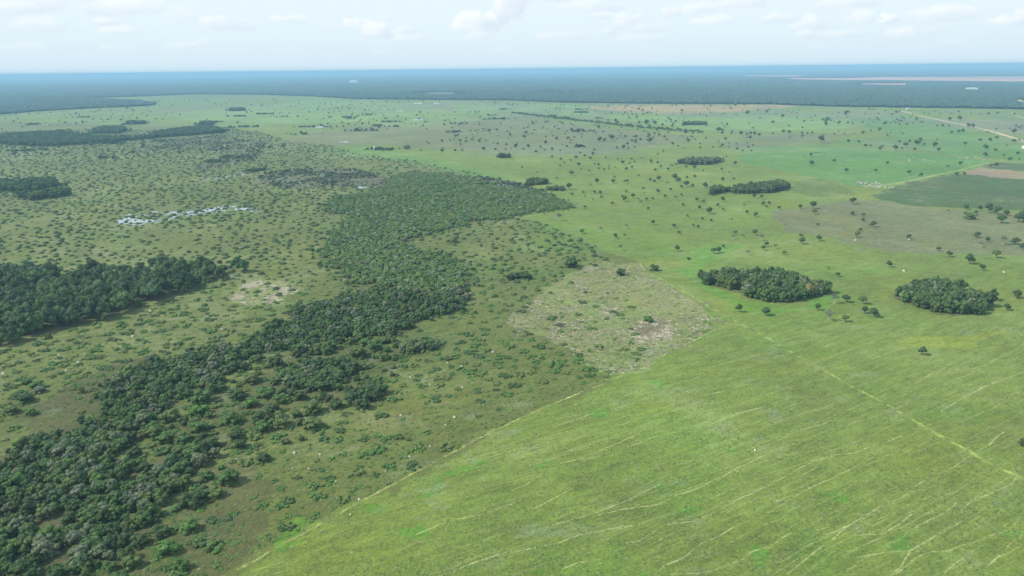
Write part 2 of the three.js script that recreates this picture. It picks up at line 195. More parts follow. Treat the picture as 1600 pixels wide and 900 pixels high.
const PASTURE_TREES = [[14.7,-892.9,3.2,0],[37.8,-1058.3,4.8,0],[52.3,-1088.9,3.4,0],[31.4,-852.9,2.3,0],[58.1,-997.5,4.0,0],[68.5,-969.4,4.4,0],[62.9,-904.1,3.7,0],[70.3,-935.3,3.0,0],[81.0,-963.1,3.5,0],[90.6,-985.3,5.3,0],[86.9,-909.9,4.9,0],[86.7,-875.3,2.4,0],[70.9,-828.5,6.8,0],[52.3,-802.1,2.9,0],[101.6,-1042.0,3.7,0],[105.6,-1012.0,4.1,0],[109.4,-974.7,5.3,0],[118.6,-1026.4,4.6,0],[127.2,-1081.6,4.4,0],[109.4,-927.1,2.9,0],[112.4,-907.8,4.5,0],[108.8,-877.9,3.2,0],[114.2,-865.9,3.5,0],[121.5,-876.9,2.4,0],[125.5,-906.7,2.5,0],[131.9,-987.1,3.6,0],[146.3,-971.4,2.6,0],[131.5,-890.9,2.4,0],[145.1,-920.8,5.8,0],[141.9,-868.0,4.3,0],[155.6,-928.0,3.3,0],[164.6,-969.8,3.9,0],[151.1,-881.8,3.6,0],[163.7,-938.9,3.0,0],[179.7,-977.4,2.6,0],[147.2,-813.8,3.3,0],[184.6,-933.8,4.2,0],[211.0,-1021.7,3.7,0],[191.6,-925.0,4.2,0],[226.4,-1056.9,3.3,0],[174.8,-855.5,4.6,0],[187.9,-886.3,3.2,0],[191.2,-859.8,3.9,0],[200.0,-882.3,6.0,1],[207.2,-887.7,6.0,1],[219.3,-883.7,3.6,0],[226.2,-871.4,5.1,0],[231.7,-851.1,2.3,0],[265.1,-1090.1,2.9,0],[288.9,-1087.7,4.4,0],[314.0,-1108.0,3.5,0],[324.9,-1106.9,4.0,0],[338.1,-1105.5,3.0,0],[341.4,-1075.8,4.3,0],[341.7,-1049.9,3.8,0],[354.2,-1048.7,3.8,0],[381.6,-1124.7,3.5,0],[299.0,-984.9,3.1,0],[287.9,-908.8,4.5,0],[256.1,-858.9,3.1,0],[257.9,-835.3,1.9,0],[247.3,-781.9,3.2,0],[232.8,-774.7,3.9,0],[208.4,-800.5,3.6,0],[198.1,-793.9,3.2,0],[118.0,-803.4,2.6,0],[127.8,-773.0,3.5,0],[123.4,-762.0,4.9,1],[110.9,-765.1,5.2,0],[93.3,-764.1,5.6,0],[93.2,-844.0,4.6,1],[84.1,-743.0,3.4,1],[60.1,-729.1,6.6,0],[154.0,-776.9,3.9,0],[156.8,-768.7,3.8,0],[164.7,-784.3,6.1,0],[181.9,-783.1,7.8,0],[183.1,-769.1,4.9,0],[167.5,-753.4,4.1,1],[177.5,-731.4,3.7,0],[184.5,-738.3,6.1,0],[190.7,-737.8,3.7,0],[201.6,-729.8,6.0,0],[136.5,-724.0,3.0,0],[132.5,-697.8,1.9,0],[116.2,-705.6,3.2,0],[117.3,-673.3,4.3,0],[107.6,-675.6,3.4,0],[106.9,-658.4,4.5,0],[93.0,-639.6,3.8,0],[83.7,-702.9,3.2,0],[88.7,-697.8,3.8,0],[86.8,-673.4,2.8,0],[72.5,-703.6,2.9,0],[60.4,-693.1,3.5,0],[72.1,-683.2,1.9,0],[66.2,-625.5,3.7,0],[77.1,-658.5,2.7,1],[127.8,-659.7,3.6,0],[134.6,-663.5,3.3,0],[121.1,-664.3,1.8,0],[119.0,-639.6,4.1,1],[146.7,-700.7,4.5,0],[162.0,-712.3,3.3,0],[148.1,-673.1,3.7,0],[166.4,-683.6,2.8,0],[155.0,-658.0,4.5,1],[173.7,-652.7,4.2,0],[177.9,-645.8,4.1,0],[166.3,-615.3,3.7,0],[155.5,-631.2,2.9,0],[120.5,-612.7,3.4,0],[169.5,-595.5,5.8,0],[185.7,-626.3,3.2,0],[184.8,-606.8,2.8,0],[197.7,-652.9,3.9,0],[210.0,-627.9,2.0,0],[200.8,-591.7,3.0,0],[204.3,-579.9,3.7,0],[227.7,-629.2,3.5,0],[226.6,-617.8,2.8,0],[231.7,-666.2,4.0,0],[237.0,-661.5,4.2,0],[157.1,-569.3,2.9,0],[161.8,-560.8,2.9,0],[147.1,-579.7,2.4,1],[178.8,-561.8,2.6,1],[127.0,-540.3,3.8,0],[126.2,-517.9,2.9,0],[143.5,-545.3,2.5,0],[145.2,-536.5,2.7,0],[113.2,-552.9,3.6,0],[89.7,-540.4,3.5,1],[76.5,-507.2,3.5,0],[83.6,-506.8,3.3,1],[69.0,-531.8,3.9,1],[53.7,-524.2,4.1,0],[39.6,-572.4,5.8,1],[75.0,-471.2,3.7,1],[113.0,-467.3,3.7,0],[136.0,-459.7,4.3,0],[139.8,-461.7,3.9,0],[146.9,-474.8,2.7,0],[167.8,-515.9,3.4,0],[160.4,-498.1,3.5,1],[169.0,-502.8,3.3,1],[181.3,-512.6,4.3,0],[180.3,-494.7,4.2,1],[178.0,-478.0,3.4,0],[171.9,-466.9,3.3,0],[157.5,-454.5,3.2,1],[416.9,-987.2,5.3,0],[437.1,-1020.2,2.3,0],[443.3,-1023.6,2.3,0],[450.4,-1023.0,1.8,0],[407.7,-988.0,1.8,0],[379.0,-893.3,6.9,0],[416.7,-913.9,5.0,0],[394.6,-830.1,4.9,0],[426.3,-825.0,4.5,0],[474.8,-893.1,4.4,0],[456.8,-809.5,4.8,0],[459.9,-790.4,4.7,0],[534.4,-865.4,3.9,0],[557.6,-878.4,5.6,0],[581.5,-857.1,4.7,0],[590.7,-860.8,5.8,0],[501.2,-793.5,5.4,0],[511.3,-795.2,4.0,0],[544.7,-1095.9,5.9,0],[552.4,-1095.1,3.9,0],[563.7,-1082.5,4.9,0],[543.0,-1047.1,6.1,0],[568.5,-1053.2,8.0,0],[581.5,-1058.4,3.8,0],[603.6,-1089.9,7.3,0],[587.7,-1036.4,5.1,0],[629.6,-1106.0,9.9,0],[636.3,-1098.1,4.9,0],[645.1,-1085.6,6.8,0],[615.0,-1023.4,5.5,0],[701.7,-1103.1,6.9,0],[697.3,-1046.8,8.5,0],[691.8,-1015.9,5.5,0],[642.7,-962.7,6.5,0],[668.5,-964.0,3.5,0],[646.8,-918.6,5.4,0],[694.0,-972.7,5.3,0],[659.8,-920.8,2.9,0],[234.0,-632.8,3.5,0],[234.3,-608.4,3.4,0],[254.3,-612.4,3.9,0],[265.4,-611.8,6.5,0],[257.2,-588.6,4.6,0],[309.8,-632.3,6.1,0],[286.1,-582.2,3.8,0],[292.1,-575.1,3.7,0],[282.1,-555.1,3.3,0],[280.5,-535.4,4.7,0],[264.5,-522.1,2.7,0],[252.6,-502.4,4.2,0],[240.5,-542.1,2.8,0],[212.0,-503.3,3.5,0],[204.9,-483.8,5.0,0],[220.4,-491.8,4.4,0],[181.6,-470.9,3.7,1],[181.9,-455.6,3.0,0],[214.1,-538.8,2.5,1],[287.0,-496.2,3.5,0],[367.4,-584.5,3.5,1],[393.0,-600.8,4.7,0],[380.0,-580.4,2.7,0],[387.7,-578.6,3.5,0],[402.4,-596.6,3.8,0],[403.6,-587.3,6.8,0],[405.8,-579.0,6.7,0],[409.4,-573.4,4.8,0],[386.9,-545.9,7.6,0],[401.7,-548.2,7.6,0],[405.2,-546.8,7.6,0],[415.1,-561.9,6.5,0],[337.1,-497.3,4.6,0],[336.1,-484.0,3.6,0],[322.1,-469.2,4.0,1],[340.9,-475.2,5.6,1],[350.0,-475.7,5.6,0],[345.2,-461.4,3.9,0],[287.4,-459.6,3.7,0],[285.8,-444.8,4.2,0],[287.5,-426.9,6.0,0],[313.8,-440.7,5.2,0],[286.2,-412.2,3.9,0],[234.4,-421.6,3.6,0],[193.9,-401.9,3.2,0],[195.7,-419.4,1.6,0],[684.0,-1860.9,4.9,0],[656.4,-1741.8,10.0,0],[678.7,-1709.7,4.5,0],[572.7,-1572.1,7.7,0],[573.9,-1483.1,5.9,0],[585.1,-1440.7,4.5,0],[513.2,-1322.5,7.7,0],[509.3,-1339.9,7.2,0],[484.9,-1326.0,4.7,0],[482.8,-1238.5,3.9,0],[514.8,-1264.7,5.1,0],[509.6,-1174.2,10.5,0],[546.4,-1157.1,5.7,0],[562.4,-1155.3,5.7,0],[556.5,-1323.8,5.3,0],[654.1,-1493.1,8.0,0],[692.3,-1578.2,11.9,0],[732.4,-1562.7,4.9,0],[761.6,-1558.3,4.8,0],[831.3,-1868.3,4.1,0],[855.1,-1884.5,5.0,0],[851.7,-1831.6,12.2,0],[909.3,-1854.4,4.1,0],[1001.3,-2020.4,6.2,0],[1013.5,-2018.0,5.3,0],[932.2,-1830.5,4.9,0],[811.2,-1537.1,4.1,0],[806.7,-1493.0,4.0,0],[820.6,-1491.0,4.6,0],[872.7,-1528.0,5.4,0],[911.1,-1619.2,3.6,0],[866.6,-1442.4,5.8,0],[878.5,-1440.8,5.1,0],[791.9,-1288.1,6.3,0],[813.2,-1301.9,6.4,0],[829.6,-1316.7,6.5,0],[902.4,-1417.4,9.5,0],[899.8,-1398.2,7.5,0],[999.6,-1605.4,10.0,0],[980.1,-1608.5,8.6,0],[861.6,-1295.9,5.8,0],[925.3,-1368.3,4.3,0],[899.4,-1281.3,8.6,0],[761.7,-1159.5,6.7,0],[776.2,-1157.9,6.7,0],[647.2,-1159.0,5.2,0],[670.0,-1169.7,6.3,0],[624.8,-1148.5,5.1,0],[660.8,-1256.6,4.5,0],[795.9,-1129.9,7.6,0],[706.1,-1184.6,3.7,0],[139.7,-2206.2,4.9,0],[153.5,-2230.2,5.9,0],[168.9,-2272.9,5.0,0],[105.5,-2152.9,4.7,0],[244.9,-2085.7,4.6,0],[294.1,-1895.5,5.0,0],[311.5,-1912.5,5.1,0],[324.0,-1923.9,6.0,0],[332.0,-1909.0,5.1,0],[352.8,-1918.9,6.8,0],[369.3,-1950.6,6.9,0],[383.7,-1969.4,4.4,0],[415.7,-2053.5,4.5,0],[385.1,-1899.8,4.2,0],[458.3,-1934.8,5.1,0],[523.1,-2345.5,6.2,0],[542.1,-2372.6,6.3,0],[564.5,-2367.6,8.3,0],[620.9,-2324.4,5.1,0],[622.4,-2254.9,7.0,0],[700.3,-2257.7,14.9,0],[740.7,-2298.4,7.1,0],[550.7,-1884.2,4.2,0],[582.5,-1865.4,5.8,0],[609.8,-1860.7,12.3,0],[399.2,-1378.3,10.4,0],[409.6,-1387.8,6.2,0],[420.0,-1307.6,7.6,0],[429.9,-1306.4,6.4,0],[443.1,-1324.5,5.9,0],[447.0,-1314.1,5.9,0],[445.0,-1282.3,6.9,0],[420.2,-1361.5,4.9,0],[486.3,-1442.1,5.1,0],[465.6,-1587.8,4.2,0],[518.4,-1566.0,4.2,0],[695.0,-1963.5,8.7,0],[596.0,-1723.0,4.6,0],[250.2,-1296.0,6.9,0],[260.8,-1360.5,4.2,0],[154.6,-1235.5,6.6,0],[174.4,-1239.0,11.1,0],[199.0,-1302.1,4.1,0],[210.2,-1366.8,3.7,0],[208.2,-1193.8,5.9,0],[231.7,-1191.3,10.7,0],[180.8,-1398.8,4.4,0],[183.0,-1495.0,8.0,0],[70.4,-1539.9,4.8,0],[81.9,-1669.2,6.7,0],[51.3,-1699.5,4.5,0],[28.7,-1503.4,4.0,0],[48.7,-1453.1,5.2,0],[133.2,-1342.3,3.6,0],[299.9,-1366.1,4.3,0],[335.9,-1494.9,6.0,0],[325.1,-1539.4,6.8,0],[312.8,-1563.5,10.4,0],[300.0,-1588.4,12.0,0],[288.6,-1613.8,7.9,0],[157.0,-342.4,3.3,0],[170.1,-352.4,4.7,1],[176.9,-354.3,4.8,0],[184.6,-351.3,4.2,0],[178.3,-336.3,3.6,0],[180.1,-330.9,4.8,0],[155.7,-326.8,4.7,1],[163.0,-324.5,3.9,0],[177.2,-282.3,3.6,0],[252.2,-339.3,3.6,0],[270.4,-358.6,4.8,0],[167.0,-205.0,2.6,0],[116.1,-340.8,3.6,0],[127.8,-335.0,4.8,0]];
const BARE_TREES = [[85.9,-449.2,3.6],[102.0,-350.2,3.0],[2.6,-309.2,4.2]];
const FLAT_TREES = [[19.4,-323.8,5.5]];
const BIG_BUSHES = [[88.4,-420.1,5.6],[115.6,-445.1,2.5],[67.0,-327.5,5.2],[371.4,-561.1,8.6],[66.1,-410.3,6.2],[37.7,-430.3,9.1]];
const SAVANNA_BUSHES = [[-123.9,-229.9,6.4,0],[-118.4,-244.5,7.9,0],[-116.7,-274.5,8.1,0],[-106.0,-261.5,6.5,0],[-106.5,-247.0,6.8,0],[-98.5,-240.1,5.4,0],[-115.8,-234.0,6.5,0],[-117.9,-226.7,4.6,0],[-101.1,-226.4,6.3,0],[-110.7,-221.9,6.2,0],[-127.2,-223.4,5.1,0],[-186.6,-237.0,5.4,0],[-178.5,-235.5,4.1,0],[-197.3,-262.3,3.9,0],[-187.2,-254.6,4.4,1],[-187.3,-246.2,6.1,0],[-190.8,-258.4,5.1,0],[-67.8,-287.0,7.7,0],[-59.3,-302.9,4.4,0],[-62.3,-295.2,7.2,0],[-56.8,-284.0,5.6,0],[-63.8,-273.9,4.7,0],[-101.3,-278.3,6.2,0],[-106.1,-269.3,3.3,0],[-96.0,-248.8,6.8,0],[-88.6,-243.2,5.5,0],[-85.4,-248.6,4.3,0],[-73.8,-234.3,7.1,0],[-66.3,-238.6,5.4,0],[-74.9,-244.2,4.3,0],[-56.2,-237.7,5.4,0],[-82.1,-224.7,6.2,0],[-70.7,-222.7,6.8,0],[-90.4,-228.5,6.9,0],[-89.2,-235.3,5.9,0],[-79.3,-231.9,4.1,0],[-88.0,-221.4,5.6,0],[-118.4,-214.3,6.0,0],[-112.3,-214.1,5.5,0],[-114.4,-206.8,4.8,0],[-110.2,-205.7,4.7,0],[-104.4,-204.6,6.8,0],[-101.7,-210.7,5.9,0],[-95.3,-215.4,4.9,0],[-124.6,-205.0,4.7,0],[-95.3,-191.2,4.5,0],[-87.3,-188.4,6.4,0],[-92.3,-181.7,5.2,0],[-88.5,-181.6,4.7,0],[-93.6,-176.9,6.5,0],[-89.0,-165.3,4.8,0],[-96.2,-163.7,5.2,0],[-90.8,-156.0,5.4,0],[-97.8,-150.8,4.5,0],[-102.5,-149.7,3.6,0],[-100.1,-159.4,4.7,0],[-84.3,-149.7,4.1,0],[-80.3,-156.8,2.1,0]];
const TERMITE_MOUNDS = [[-72.2,-205.5,0.9],[-63.5,-204.5,0.8],[-70.0,-196.4,0.5],[-64.9,-196.1,0.6],[-45.4,-178.9,0.8],[-46.4,-171.6,0.6],[-66.3,-178.2,0.5],[-54.5,-188.5,0.6],[-33.9,-202.5,0.6],[-27.8,-208.9,0.7],[-40.2,-194.0,0.5],[-60.8,-184.4,0.5],[-19.5,-297.4,1.2],[-8.8,-290.3,1.0],[-28.1,-278.9,0.8],[-21.7,-275.0,0.8],[-21.3,-229.1,1.0],[-41.0,-231.2,0.8],[-20.0,-254.5,0.8],[-41.9,-264.2,0.8],[-24.0,-223.8,0.7],[-33.0,-257.1,0.8],[-189.0,-275.1,1.1],[-188.9,-283.6,1.1],[-214.0,-272.5,2.0],[-181.1,-314.7,1.1],[-138.1,-314.0,1.2],[-190.8,-351.7,1.2],[-178.3,-288.5,0.7],[-191.8,-293.4,0.7],[-175.6,-294.7,0.6],[-142.1,-323.2,0.9],[-202.5,-292.3,0.9],[238.7,-412.3,1.4],[296.2,-407.2,1.0],[246.8,-492.6,1.1],[285.1,-492.3,1.1],[78.9,-204.2,0.7]];
const HERDS = [[378.0,-732.4,13.9,19.4,52],[534.0,-933.6,16.1,29.3,20],[610.4,-937.1,20.0,19.7,16]];
const SAND = {ring: [[-343.6,-600.8],[-345.8,-617.7],[-335.9,-631.9],[-313.5,-633.6],[-289.6,-632.3],[-282.5,-631.9],[-281.6,-641.0],[-271.1,-659.5],[-260.0,-658.8],[-249.2,-636.0],[-262.2,-621.8],[-276.0,-613.9],[-285.4,-603.1],[-290.8,-587.3],[-302.1,-575.0],[-314.4,-573.1],[-329.5,-581.5]],tail: [[-253.9,-645.6],[-242.9,-648.2],[-225.1,-640.8],[-230.4,-628.9],[-245.1,-629.7]],spotA: [[-237.3,-865.3],[-224.1,-875.5],[-198.7,-867.9],[-213.4,-847.3],[-230.4,-853.9]],spotB: [[-167.1,-758.0],[-159.1,-766.1],[-151.6,-752.7],[-158.2,-744.7]],spotC: [[-16.1,-760.7],[-5.8,-782.5],[1.2,-768.3],[-2.2,-746.8],[-12.4,-747.5]],spotD: [[-233.6,-638.2],[-229.6,-647.4],[-222.8,-637.6],[-227.4,-628.7]],farA: [[-447.9,-1611.2],[-430.5,-1655.2],[-414.7,-1615.7],[-431.2,-1591.1]],farB: [[-254.5,-1841.9],[-228.8,-1886.7],[-219.9,-1824.6],[-239.8,-1816.1]],farC: [[-309.0,-1269.9],[-292.0,-1285.5],[-285.5,-1255.9]],farD: [[-1183.7,-1813.9],[-1170.8,-1844.8],[-1141.1,-1797.1]],farE: [[-361.2,-2251.1],[-329.1,-2262.5],[-325.5,-2209.8]]};
const RING_GREEN = [[-329.7,-602.8],[-326.8,-613.8],[-313.7,-616.0],[-301.2,-609.6],[-302.7,-598.6],[-314.1,-593.8]];
const CHANNEL = [[-360.0,-827.3],[-351.1,-836.7],[-342.5,-843.8],[-334.7,-853.8],[-329.3,-875.2],[-321.7,-894.6]];
const POOLS = [[[-96.3,-182.8],[-97.0,-187.5],[-97.6,-191.8],[-96.5,-192.1],[-95.3,-187.9],[-95.5,-184.1]],[[-161.8,-259.0],[-160.6,-259.6],[-158.4,-256.5],[-158.2,-254.2]]];
const YELLOW_TREE = [161.3,-365.3];
const TANK = [-215.5,-1131.2];
const FARM_BUILDINGS = [[-343.8,-2661.1],[-330.0,-2682.6],[-269.6,-2668.7],[766.0,-1055.2],[1121.9,-2045.4]];
const CLOUDS = [[-2.47,2.97,3.12,1.56,1],[0.22,3.63,2.60,2.60,1],[-11.44,3.23,1.77,0.73,0.7],[-10.22,2.42,2.29,1.04,0.85],[-20.59,2.97,3.12,1.14,0.6],[-32.23,3.85,4.16,1.14,0.5],[-26.76,3.83,4.16,1.35,0.5],[-32.10,2.62,3.12,1.04,0.4],[6.76,4.08,2.60,0.73,0.5],[8.46,3.28,2.60,0.83,0.6],[11.97,3.70,1.35,0.73,0.6],[15.01,3.01,3.12,0.62,0.5],[19.46,2.98,2.08,0.83,0.6],[21.86,2.52,2.08,0.83,0.6],[21.50,1.89,2.08,0.62,0.6],[26.69,2.74,1.14,0.62,0.8],[25.30,2.87,2.60,0.83,0.5],[27.42,1.65,2.08,0.94,0.55],[30.25,2.85,3.12,0.94,0.5],[34.16,2.30,2.08,1.14,0.7],[23.81,1.83,4.16,0.73,0.45],[-7.13,2.09,2.60,0.73,0.4],[4.13,2.12,3.12,0.73,0.35],[9.95,1.76,3.64,0.73,0.35],[-28.28,1.45,2.60,0.52,0.35],[-22.20,1.89,1.56,0.62,0.4],[-33.69,1.43,2.60,0.62,0.35],[-2.49,2.19,2.08,0.52,0.4],[17.17,4.17,3.12,0.83,0.45],[24.38,3.90,3.64,1.04,0.5],[29.29,1.89,2.60,0.73,0.4]];

// ------------------------------------------------------------------ the sky: pale hazy blue with small fair-weather clouds
{
  const W = 4096, H = 2048, data = new Float32Array(W * H * 4);
  for (let r = 0; r < H; r++) {
    const el = ((r + 0.5) / H - 0.5) * 180, t = smooth(0, 4.5, el), u = smooth(4, 70, el);
    let c = el < 0 ? [0.30, 0.40, 0.42] : [mix(mix(0.69, 0.775, t), 0.22, u), mix(mix(0.825, 0.895, t), 0.42, u), mix(mix(0.905, 0.945, t), 0.80, u)];
    for (let x = 0, i = r * W * 4; x < W; x++, i += 4) { data[i] = c[0]; data[i + 1] = c[1]; data[i + 2] = c[2]; data[i + 3] = 1; }
  }
  const R = rng(5), list = CLOUDS.map((c) => c.slice());
  for (let k = 0; k < 1500; k++) {                                // the same kind of cloud all round
    const el = 0.8 + 44 * Math.pow(R(), 2.6), az = R() * 360 - 180, keep = R(), w = (0.8 + 0.55 * el * (0.6 + R())) * (el > 20 ? 0.7 : 1), h = w * (0.16 + 0.2 * R()), a = 0.15 + 0.4 * R();
    if (Math.abs(az) < 36 && el < 5.5 && keep > 0.55) continue;
    list.push([az, el, w, h, a * smooth(0.2, 2.5, el)]);
  }
  for (const [az, el, w, h, alpha] of list) {
    const lobes = [], nl = 4 + Math.floor(R() * 4), ox = R() * 500, oy = R() * 500;
    for (let k = 0; k < nl; k++) { const p = R() * 1.5 - 0.75; lobes.push([p, 0.18 + 0.5 * R() * (1 - Math.abs(p)), 0.28 + 0.25 * R()]); }
    const ew = 1 / Math.max(0.2, Math.cos(el * Math.PI / 180));
    const y0 = Math.floor(((el - h * 0.4) / 180 + 0.5) * H), y1 = Math.ceil(((el + h * 1.4) / 180 + 0.5) * H);
    const xc = ((az - 90) / 360 + 0.5) * W, xw = w * 0.75 * ew / 360 * W;   // azimuth 0 is -z
    for (let y = y0; y <= y1; y++) for (let x = Math.floor(xc - xw); x <= xc + xw; x++) {
      const e = ((y + 0.5) / H - 0.5) * 180, pu = (x + 0.5 - xc) / (xw / 1.5), pv = (e - el) / h;
      const n = look(tileA, ox + pu * 26, oy + pv * 26 * h / w * 2.2), n2 = look(tileB, oy + pu * 60, ox + pv * 60 * h / w * 2);
      let d = -1;
      for (const [lx, ly, lr] of lobes) d = Math.max(d, 1 - Math.hypot((pu - lx) / (lr * 1.5), (pv - ly) / (lr * 1.25)));
      d += n * 0.26 + n2 * 0.16;
      const m = smooth(0.04, 0.34, d) * smooth(-0.24, 0.04, pv + n2 * 0.06) * Math.min(1, alpha * 1.2);
      if (m <= 0) continue;
      const lit = smooth(-0.1, 0.75, pv - pu * 0.22 + n * 0.22), i = (y * W + ((x % W) + W) % W) * 4, air = 0.55 + 0.45 * smooth(0.5, 5, el);
      const cc = [mix(0.70, 0.95, lit), mix(0.80, 0.985, lit), mix(0.90, 1.0, lit)];
      for (let k = 0; k < 3; k++) data[i + k] = mix(data[i + k], cc[k], m * air);
    }
  }
  const t = new THREE.DataTexture(data, W, H, THREE.RGBAFormat, THREE.FloatType);
  t.mapping = THREE.EquirectangularReflectionMapping;
  t.magFilter = THREE.LinearFilter;
  t.needsUpdate = true;
  scene.background = t;
  scene.environment = t;
}

// ------------------------------------------------------------------ helpers for things
const taken = {};
const numbered = (n) => { const k = taken[n] = (taken[n] ?? -1) + 1; return k ? n + '_' + String(k).padStart(3, '0') : n; };
function place(o, name, label, category, group, kind) {
  o.name = numbered(name);
  if (label) o.userData.label = label;
  if (category) o.userData.category = category;
  if (group) o.userData.group = group;
  if (kind) o.userData.kind = kind;
  scene.add(o);
  return o;
}
const part = (name, geo, mat, parent) => { const m = new THREE.Mesh(geo, mat); m.name = name; parent.add(m); return m; };
const lin = (r, g, b) => new THREE.Color().setRGB(r, g, b);
function inside(p, x, z) {
  let c = false;
  for (let i = 0, j = p.length - 1; i < p.length; j = i++) if ((p[i][1] > z) !== (p[j][1] > z) && x < ((p[j][0] - p[i][0]) * (z - p[i][1])) / (p[j][1] - p[i][1]) + p[i][0]) c = !c;
  return c;
}
const boxOf = (p) => { const xs = p.map((q) => q[0]), zs = p.map((q) => q[1]); return [Math.min(...xs), Math.max(...xs), Math.min(...zs), Math.max(...zs)]; };
const inBox = (b, x, z) => x >= b[0] && x <= b[1] && z >= b[2] && z <= b[3];
const hit = (p) => { const b = boxOf(p); return (x, z) => inBox(b, x, z) && inside(p, x, z); };
const ragged = (p) => { const b = boxOf(p), bb = [b[0] - 9, b[1] + 9, b[2] - 9, b[3] + 9], k = Math.min(b[1] - b[0], b[3] - b[2]) > 45 && b[0] < -80 && b[3] > -900 ? 1.5 : 0.22; return (x, z) => inBox(bb, x, z) && inside(p, x + k * (4.2 * look(tileA, x * 2.2, z * 2.2) + 2.6 * look(tileB, x * 6, z * 6)), z + k * (4.8 * look(tileB, x * 2.1 + 90, z * 2.1) + 2.6 * look(tileA, x * 6 + 9, z * 6))); };
const woodTests = Object.values(WOODS).map(ragged), inWood = (x, z) => woodTests.some((f) => f(x, z));
const tint = Object.fromEntries(Object.entries(TINTS).map(([k, p]) => [k, hit(p)]));
const lineGap = (line, x, z) => {
  let d = 1e9;
  for (let i = 1; i < line.length; i++) {
    const [ax, az] = line[i - 1], [bx, bz] = line[i], t = clamp(((x - ax) * (bx - ax) + (z - az) * (bz - az)) / ((bx - ax) ** 2 + (bz - az) ** 2), 0, 1);
    d = Math.min(d, Math.hypot(x - ax - (bx - ax) * t, z - az - (bz - az) * t));
  }
  return d;
};
const inFrame = (x, z, m = 0) => z < -120 && Math.abs(x) < 0.73 * Math.hypot(z, 120) + m;
function spread(p, gap, seed, jitter = 0.42) {                     // points on a shaken grid inside a polygon
  const b = boxOf(p), R = rng(seed), out = [];
  for (let z = b[2], row = 0; z <= b[3]; z += gap * 0.87, row++) for (let x = b[0] + (row % 2) * gap / 2; x <= b[1]; x += gap) {
    const px = x + (R() * 2 - 1) * gap * jitter, pz = z + (R() * 2 - 1) * gap * jitter;
    if (inside(p, px, pz)) out.push([px, pz]);
  }
  return out;
}

// ------------------------------------------------------------------ the ground
const PAL = {                                                       // albedo as sRGB bytes
  pasture: [101, 119, 43], savanna: [91, 101, 42], lush: [84, 124, 32], dusk: [104, 108, 70], strip: [80, 120, 48], light: [110, 138, 70], pink: [182, 134, 112], grey: [112, 113, 88],
  dark: [64, 86, 38], plough: [134, 119, 92], felled: [118, 124, 72], bare: [112, 98, 78], scrub: [88, 88, 64], forest: [44, 66, 56], straw: [176, 166, 104], sand: [190, 188, 180], soil: [70, 62, 38], mild: [84, 120, 42], yellow: [120, 132, 28], olive: [98, 106, 56], water: [150, 165, 175],
};
const ZONES = [['savanna', 'savanna', 1], ['duneA', 'dusk', 0.85], ['farGreyA', 'grey', 0.6], ['farGreyB', 'grey', 0.5], ['farDarkA', 'dark', 0.4], ['freshA', 'light', 0.5], ['lightField', 'light', 0.8], ['lightFieldB', 'light', 0.7], ['greenStrip', 'strip', 0.55], ['pinkNear', 'pink', 0.55], ['greyNear', 'grey', 0.7], ['greyBrown', 'grey', 0.8], ['duskField', 'dusk', 0.7],
  ['lushStrip', 'strip', 0.75], ['lushField', 'strip', 0.9], ['darkField', 'dark', 0.9], ['darkFieldB', 'dark', 1], ['ploughField', 'plough', 1], ['darkGrassA', 'dark', 0.4], ['duskPasture', 'dusk', 0.9], ['lushGroveFoot', 'lush', 0.7], ['lushMid', 'lush', 0.35], ['yellowA', 'yellow', 0.7],
  ['darkCorner', 'mild', 0.8], ['clearedFelling', 'felled', 0.85], ['feltBare', 'bare', 0.7], ['leftFelling', 'felled', 0.8], ['brownEdgeA', 'soil', 0.45], ['brownEdgeB', 'soil', 0.4], ['brownEdgeC', 'soil', 0.35], ['brownScrub', 'scrub', 0.9], ['brownScrubB', 'scrub', 0.6], ['brownScrubC', 'scrub', 0.9]];
const rgb = (c, a) => `rgba(${c[0]},${c[1]},${c[2]},${a})`;
const farForest = [...FAR_EDGE, [60000, -4000], [60000, -60000], [-60000, -60000], [-60000, -4000]];
